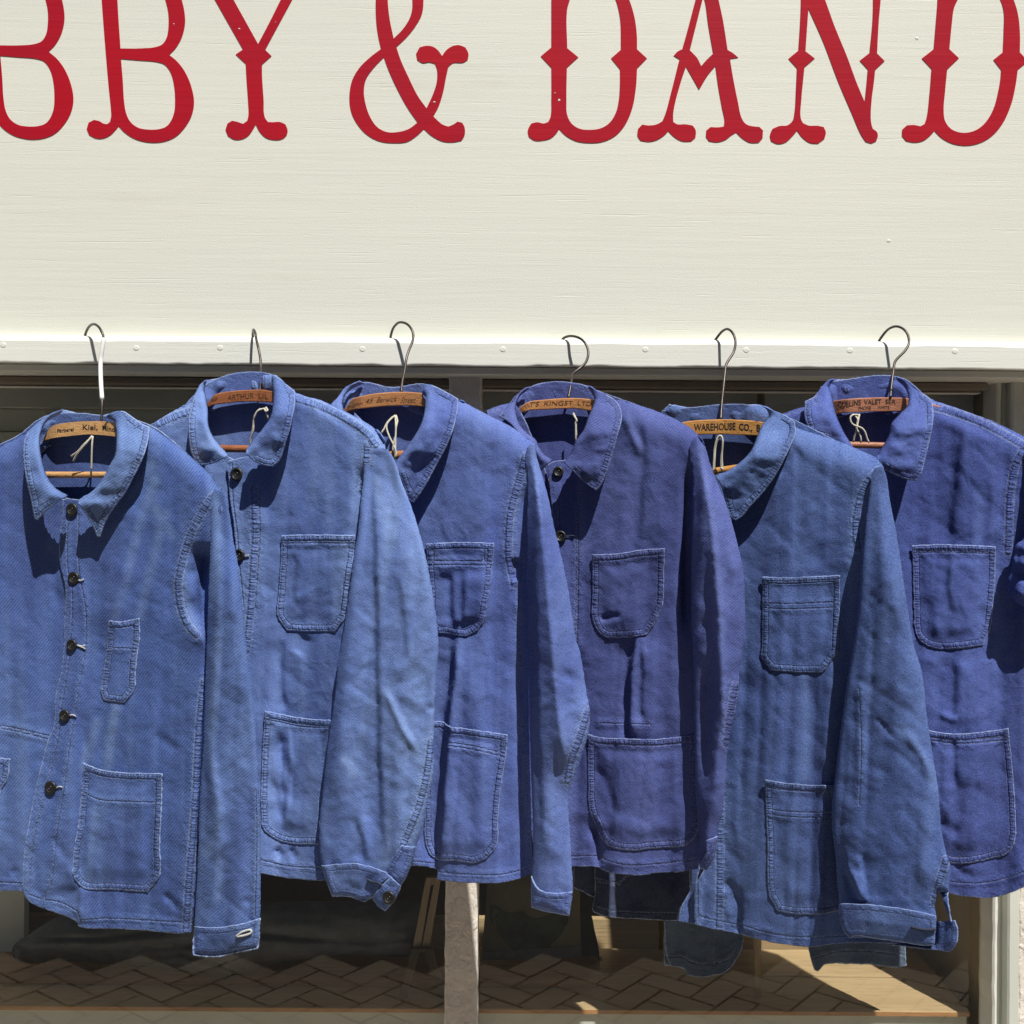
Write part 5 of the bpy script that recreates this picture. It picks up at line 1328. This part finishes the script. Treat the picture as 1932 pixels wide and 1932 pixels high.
j.attach('pocket', E("578,1428 700,1433 850,1427 982,1420 981,1550 977,1700 971,1828") + F("968,22 890,118 760,116 620,106 572,32 574,0") + E("576,1700"), single=[E("582,1450 700,1453 980,1442"), E("580,1565 700,1570 978,1560"), E("580,1592 700,1597 976,1588")], puff=.003, gape=E("585,1432 975,1425"))
j.attach('pocket', F("592,668 650,678 700,686 800,695 955,700 1010,705 1000,1000 990,1345 900,1362 780,1366 720,1360 660,1350 630,1300 615,1268 605,1000 595,780"), single=[F("600,820 700,835 950,842"), F("602,846 700,861 950,868"), F("598,712 700,724 950,740")], puff=.004, gape=F("600,675 960,707"))
sl = E("1148,900 1165,868 1200,858 1218,900 1242,1050 1272,1200 1302,1400 1332,1600 1368,1800") + F("1402,100 1432,350 1462,550 1492,750 1502,900 1530,1050 1552,1120 1548,1200 1540,1260 1556,1398 1545,1420 1480,1405 1460,1330 1492,1240 1460,1340 1478,1372 1476,1440 1470,1520 1440,1526 1300,1508 1150,1488 1030,1488 1000,1450 982,1400 976,1315 968,1200 956,1050 943,950 940,800 956,650 980,450 1000,300 1020,150 1046,0") + E("1062,1700 1075,1600 1095,1350 1115,1150 1138,980")
sl = E("1148,900 1165,868 1200,858 1218,900 1242,1050 1272,1200 1302,1400 1332,1600 1368,1800") + F("1402,100 1432,350 1462,550 1492,750 1502,900 1530,1050 1552,1120 1548,1200 1544,1250 1490,1252 1470,1330 1480,1372 1476,1440 1470,1520 1440,1526 1300,1508 1150,1488 1030,1488 1000,1450 982,1400 976,1315 968,1200 956,1050 943,950 940,800 956,650 980,450 1000,300 1020,150 1046,0") + E("1062,1700 1075,1600 1095,1350 1115,1150 1138,980")
j.sleeve(sl, E("0,860")[0][1], .004, .032, 150, .020, ridges=[(F("1155,340 1220,410 1270,465"), 11, -.005), (F("1290,400 1380,500 1440,600 1470,700"), 20, .010), (F("960,1000 1010,1150 1060,1300"), 16, -.012), (F("1000,1080 1060,1200 1110,1310"), 14, .009), (E("1200,900 1220,1300 1290,1750"), 40, .008)],
         fade=[F("1290,400 1380,500 1440,600 1470,700")], single=[F("1080,200 1090,500 1080,800")], double=[F("1530,1080 1500,1180 1470,1300")], wr=.8, steps=[(F("1090,1040 1100,1180 1120,1312"), 7, -.008), (F("1030,1130 1060,1230 1090,1312"), 7, .008)])
slv = [o for o in j.root.children if o.name.startswith('sleeve')][0]
sb5 = j.sleeve_f
j.attach('cuff_underlap', F("1400,1400 1480,1402 1575,1396 1588,1440 1589,1500 1575,1530 1548,1560 1480,1552 1400,1540 1250,1520 1380,1500"), base=lambda x, y: np.maximum(sb5(x, y) - .010, j.plane(x) + .034), lift=.001, parent=slv, stitch=.3, puff=.0)
j.attach('cuff_placket', F("1495,1245 1546,1190 1540,1270 1555,1400 1558,1412 1535,1360 1515,1300"), base=lambda x, y: np.maximum(sb5(x, y) - .008, j.plane(x) + .036), lift=.001, parent=slv, stitch=.0, puff=.0)
j.attach('cuff', F("973,1315 1000,1308 1050,1310 1120,1312 1200,1320 1350,1342 1480,1370 1477,1440 1471,1520 1442,1528 1300,1510 1150,1490 1060,1478 1030,1490 1000,1450 982,1400"), base=lambda x, y: sb5(x, y) * .35 + .65 * (j.plane(x) + .022 + .032 + .020), lift=.007, parent=slv, stitch=.25, puff=.002)
j.buttonhole(F("1350,1430 1390,1440 1430,1445 1475,1442"), base=lambda x, y: sb5(x, y) * .35 + .65 * (j.plane(x) + .022 + .032 + .020) + .007, parent=slv, mat='darkthread', r=.0022)
hanger('golden hanger fifth from left with bold lettering WAREHOUSE CO.', j,
       H5("-300,1560 -50,1420 200,1270 330,1240 500,1225 750,1215 1000,1222 1225,1240 1500,1300 1900,1450 2400,1690 2380,1790 1900,1590 1500,1460 1200,1425 1000,1418 750,1408 500,1412 300,1430 0,1540 -250,1660"),
       H5("655,222 700,165 760,90 830,52 890,85 930,160 940,250 915,350 860,440 820,510 805,620 790,760 765,1000 750,1215"), [.012, .018, .028, .040, .050, .056, .060, .064, .070, .074, .080, .088, .1, .112], 'hw5',
       texts=[("WAREHOUSE", H5("405,1362")[0], H5("942,1346")[0], 86 * HS, 0, .022, 0), ("CO.,", H5("985,1348")[0], H5("1155,1366")[0], 82 * HS, 0, .025), ("BA", H5("1212,1368")[0], H5("1330,1380")[0], 86 * HS, 0, .022)],
       bar=(E("320,888")[0], E("400,876")[0], 15))
strings('tall looped string tied under the WAREHOUSE hanger', j, [[(x, y, d) for (x, y), d in zip(H5(p_), dd)] for p_, dd in (("650,1890 660,1750 668,1600 690,1500 720,1435 755,1428 775,1480 770,1600 755,1700 755,1860", (.014,.016, .018, .02, .02, .02, .02, .018, .016, .014)), ("665,1880 672,1720 682,1580 705,1490 740,1440", (.012, .016, .016, .018, .018)), ("770,1450 772,1560 765,1700 775,1860", (.016, .018, .016, .014)), ("750,1840 775,1850 760,1880", (.015, .018, .015)))])

j.rear_sleeve(2645, 1840)

# ================================================================= jacket 6
j = Jacket('work_jacket', 'deep blue jacket at far right with a rolled sleeve at the picture edge', M['d6'], 3570, 1510, 66, slope=.36, d0=.105)
j.folds = [(F("1500,330 1560,360 1590,345"), 14, .008), (F("1490,880 1560,930 1600,950"), 24, -.008), (F("1570,1110 1620,1150 1680,1170"), 14, -.005), (E("1470,560 1600,610 1700,660 1800,720"), 20, -.012), (E("1850,780 1820,1000 1800,1200"), 18, -.006)]
j.steps = [(E("1610,640 1595,850 1575,1050 1553,1270"), 14, .006), (E("1555,1290 1540,1480 1548,1620"), 12, .005), (F("1575,20 1578,200 1572,400"), 12, .006), (F("1575,440 1580,560 1585,720"), 10, .007), (E("1760,900 1750,1150 1745,1270"), 14, .004)]
j.panel('front_panel', E("680,590 760,560 830,545 900,700 1000,760 1180,840 1190,1200 1200,1800") + F("1300,800 1400,1200 1200,1220 900,1100 800,300") + E("760,1400 690,800"), [(E("680,590 760,560 830,545"), 50, .02)], base=lambda x, y: j.body(x, y) - .008, single=[E("680,600 790,570")], spacing=14)
rp = E("1175,830 1260,800 1330,700 1400,600 1448,514 1550,545 1620,570 1700,600 1800,640 1932,705 1970,725 2000,760 2000,900 1990,1200 1975,1600 1980,1800") + F("1985,400 1990,800 1995,1195 1960,1212 1932,1226 1860,1255 1800,1274 1740,1282 1700,1280 1640,1275 1600,1270 1550,1256 1450,1220 1350,1180 1340,800 1300,300") + E("1250,1800 1200,1400 1180,1000")
j.panel('front_panel', rp, [(E("1448,514 1550,545 1700,600 1800,640 1932,705 2000,760"), 80, .032), (E("2000,900 1990,1200 1980,1800") + F("1995,1150"), 60, .02)],
        double=[E("1450,545 1550,575 1650,608 1750,650 1850,705 1932,752"), E("1925,780 1890,850 1868,950 1858,1050 1855,1150 1850,1300")],
        single=[F("1500,1180 1570,1200 1640,1205 1700,1205 1800,1190 1932,1148 2100,1100")], fade=[E("1700,1000 1690,1300"), F("1820,330 1900,430 1932,470"), E("1780,1290 1780,1700")])
j.back(E("750,620 850,540 920,420 1300,400 1450,510 1800,640 1980,760 1970,1700") + F("1975,1150 1700,1200 1300,1120 900,1000 850,200") + E("780,1200"))
j.neckback(E("880,480 905,435 960,411 1040,415 1085,435 1108,455 1125,418 1150,403 1200,400 1260,398 1305,415 1340,480 1330,600 1200,590 1000,600 900,640 870,560"), creases=[(E("1143,405 1148,500"), 6, -.008), (E("1112,450 1118,500"), 12, -.016), (E("1010,430 1020,500"), 24, .003)])
j.leaf(E("965,408 915,420 880,458 845,500 800,522 798,600 812,650 824,700 900,720 1000,745 1060,780 1040,745 1000,680 965,600 948,540 938,490 925,450 940,425"),
       E("940,425 925,450 938,490 948,540 965,600 1000,680 1040,745"), .034, .016, E("0,700")[0][1], E("0,408")[0][1])
j.leaf(E("1270,398 1310,410 1360,455 1450,515 1464,580 1460,650 1442,740 1420,830 1400,900 1376,936 1320,926 1260,902 1210,872 1168,822 1178,795 1210,742 1240,682 1246,640 1290,588 1332,540 1332,490 1305,440 1280,420"),
       E("1280,420 1305,440 1332,490 1332,540 1290,588 1246,640 1240,682 1210,742 1178,795"), .040, .018, E("0,700")[0][1], E("0,398")[0][1], tip=E("1360,925")[0], tiplift=.024)
j.attach('pocket', E("1352,1267 1500,1262 1650,1266 1786,1272 1782,1450 1770,1600 1757,1700 1722,1785 1600,1800 1450,1796 1378,1740 1362,1600 1356,1400"), single=[E("1356,1292 1500,1288 1784,1296"), E("1356,1308 1500,1304 1783,1312")], puff=.006, gape=E("1360,1272 1780,1278"))
j.attach('pocket', F("1400,402 1500,425 1600,432 1720,422 1852,404 1862,500 1872,600 1884,750 1890,900 1888,975 1850,1052 1780,1075 1700,1095 1600,1106 1540,1098 1450,1040 1420,700"), single=[F("1450,450 1600,468 1720,460 1856,445"), F("1450,468 1600,486 1720,478 1858,463")], puff=.005, gape=F("1440,420 1600,438 1845,410"))
sl = E("1932,790 1990,745 2060,760 2100,900 2140,1100 2160,1300 2150,1500 2100,1620 2020,1640 1932,1590 1890,1558 1858,1520 1848,1450 1866,1400 1876,1330 1892,1262 1925,1238 1950,1150 1935,950")
j.sleeve(sl, E("0,780")[0][1], .004, .020, 90, .020, ridges=[(E("1875,1330 1932,1290"), 18, -.018), (E("1870,1400 1940,1440 1990,1420"), 18, -.018), (E("1880,1500 1940,1540"), 16, .012), (E("1900,1350 1960,1370"), 16, .012)], wr=1.5)
hanger('rosy hanger at far right with lettering COLLINS VALET over PHONE WHITE', j,
       H6("0,1330 200,1180 420,1048 500,1030 700,1010 900,1000 1170,997 1400,1010 1800,1110 2200,1260 2700,1520 2680,1620 2200,1390 1800,1240 1400,1180 1170,1178 900,1182 700,1192 480,1212 250,1330 50,1450"),
       H6("1000,298 1040,235 1100,155 1160,105 1235,82 1310,102 1370,155 1400,230 1400,310 1350,400 1270,480 1220,550 1200,680 1180,830 1165,1000"), [.006, .012, .02, .03, .04, .048, .054, .058, .062, .068, .074, .080, .090, .1, .112], 'hw6',
       texts=[("COLLINS", H6("482,1130")[0], H6("785,1094")[0], 70 * HS, 0, .015), ("VALET", H6("825,1092")[0], H6("1048,1080")[0], 62 * HS, 0, .01), ("SER", H6("1100,1080")[0], H6("1235,1086")[0], 58 * HS, 0, .01), ("PHONE", H6("755,1162")[0], H6("915,1150")[0], 46 * HS, 0, .005), ("WHITE", H6("1000,1148")[0], H6("1152,1146")[0], 42 * HS, 0, .005)],
       bar=(E("1045,748")[0], E("1205,752")[0], 13), ink='ink')
strings('crossed looping string on the far right hanger', j, [[(x, y, d) for (x, y), d in zip(H6(p_), dd)] for p_, dd in (("765,1215 750,1290 735,1370 720,1440 700,1500 688,1575", (.012, .016, .018, .018, .016, .014)), ("765,1225 690,1218 650,1250 655,1310 690,1350 740,1370 800,1395 840,1450 860,1520 890,1580", (.012, .018, .02, .02, .02, .022, .02, .018, .016, .014)), ("690,1220 735,1260 745,1290 725,1380 750,1440 780,1500 785,1580", (.014, .016, .018, .016, .016, .016, .014)))])

j.rear_sleeve(3140, 1760)

# ================================================================= garments hanging inside the window
def hung(name, label, outs, mat, d0, seed, cat='jacket', singles=()):
    r = empty(name, tuple(Wv(outs[0][0][0], outs[0][0][1], d0)), label, cat, 'dark garments hanging behind the front row')
    for k, (pn, o) in enumerate(outs_named(outs)):
        f = lambda x, y, k=k: d0 + .004 * k + .030 * vnoise(x / 150, y / 1400, seed) + .010 * fbm(x / 90, y / 200, seed + 3, 3)
        sheet(pn, o, f, mat, r, 16.0, thick=.002, single=singles if k else (), double=())
    return r
def outs_named(outs): return [('back_panel' if i == 0 else 'front_panel', o) for i, o in enumerate(outs)]
hung('work_jacket', 'near black navy jacket hem showing below the violet blue jacket',
     [W3("860,-1500 1100,-1500 1120,365 1000,362 940,330 858,290"), W3("1000,-1500 1800,-1500 1760,200 1752,350 1690,440 1662,548 1540,545 1380,535 1200,525 1080,508 1010,478 1002,450 1020,350 1020,150")], M['dk1'], -.060, 81,
     singles=[W3("1025,248 1100,262 1215,275 1290,200"), W3("1025,215 1100,240 1205,255 1265,200"), W3("1008,430 1100,460 1300,480 1660,490")])
hung('work_jacket', 'slate grey jacket hem with rounded corner left of the rail pole',
     [W4("-60,-900 60,-900 60,640 -60,640"), W4("-60,-700 380,-700 380,480 372,540 350,590 310,650 260,688 212,694 180,702 100,700 62,690 58,660 30,652 -20,645 -40,600 -60,300")], M['dk2'], -.070, 83,
     singles=[W4("-50,590 50,595 100,625 200,630 300,600 345,540"), W4("212,480 212,690")])
hung('work_jacket', 'grey blue jacket hem with sunlit right corner above the plywood top',
     [W4("800,-700 1240,-700 1270,640 900,630"), W4("735,-700 1260,-700 1265,500 1275,540 1281,640 1250,648 1150,645 1080,632 1000,630 900,628 820,640 808,655 790,672 770,665 750,600 738,540")], M['dk2'], -.062, 85,
     singles=[W4("760,600 900,560 1100,560 1278,585")])
t_ = W3("1245,530 1300,532 1390,535 1385,638 1350,630 1320,600 1300,560")

age_all()
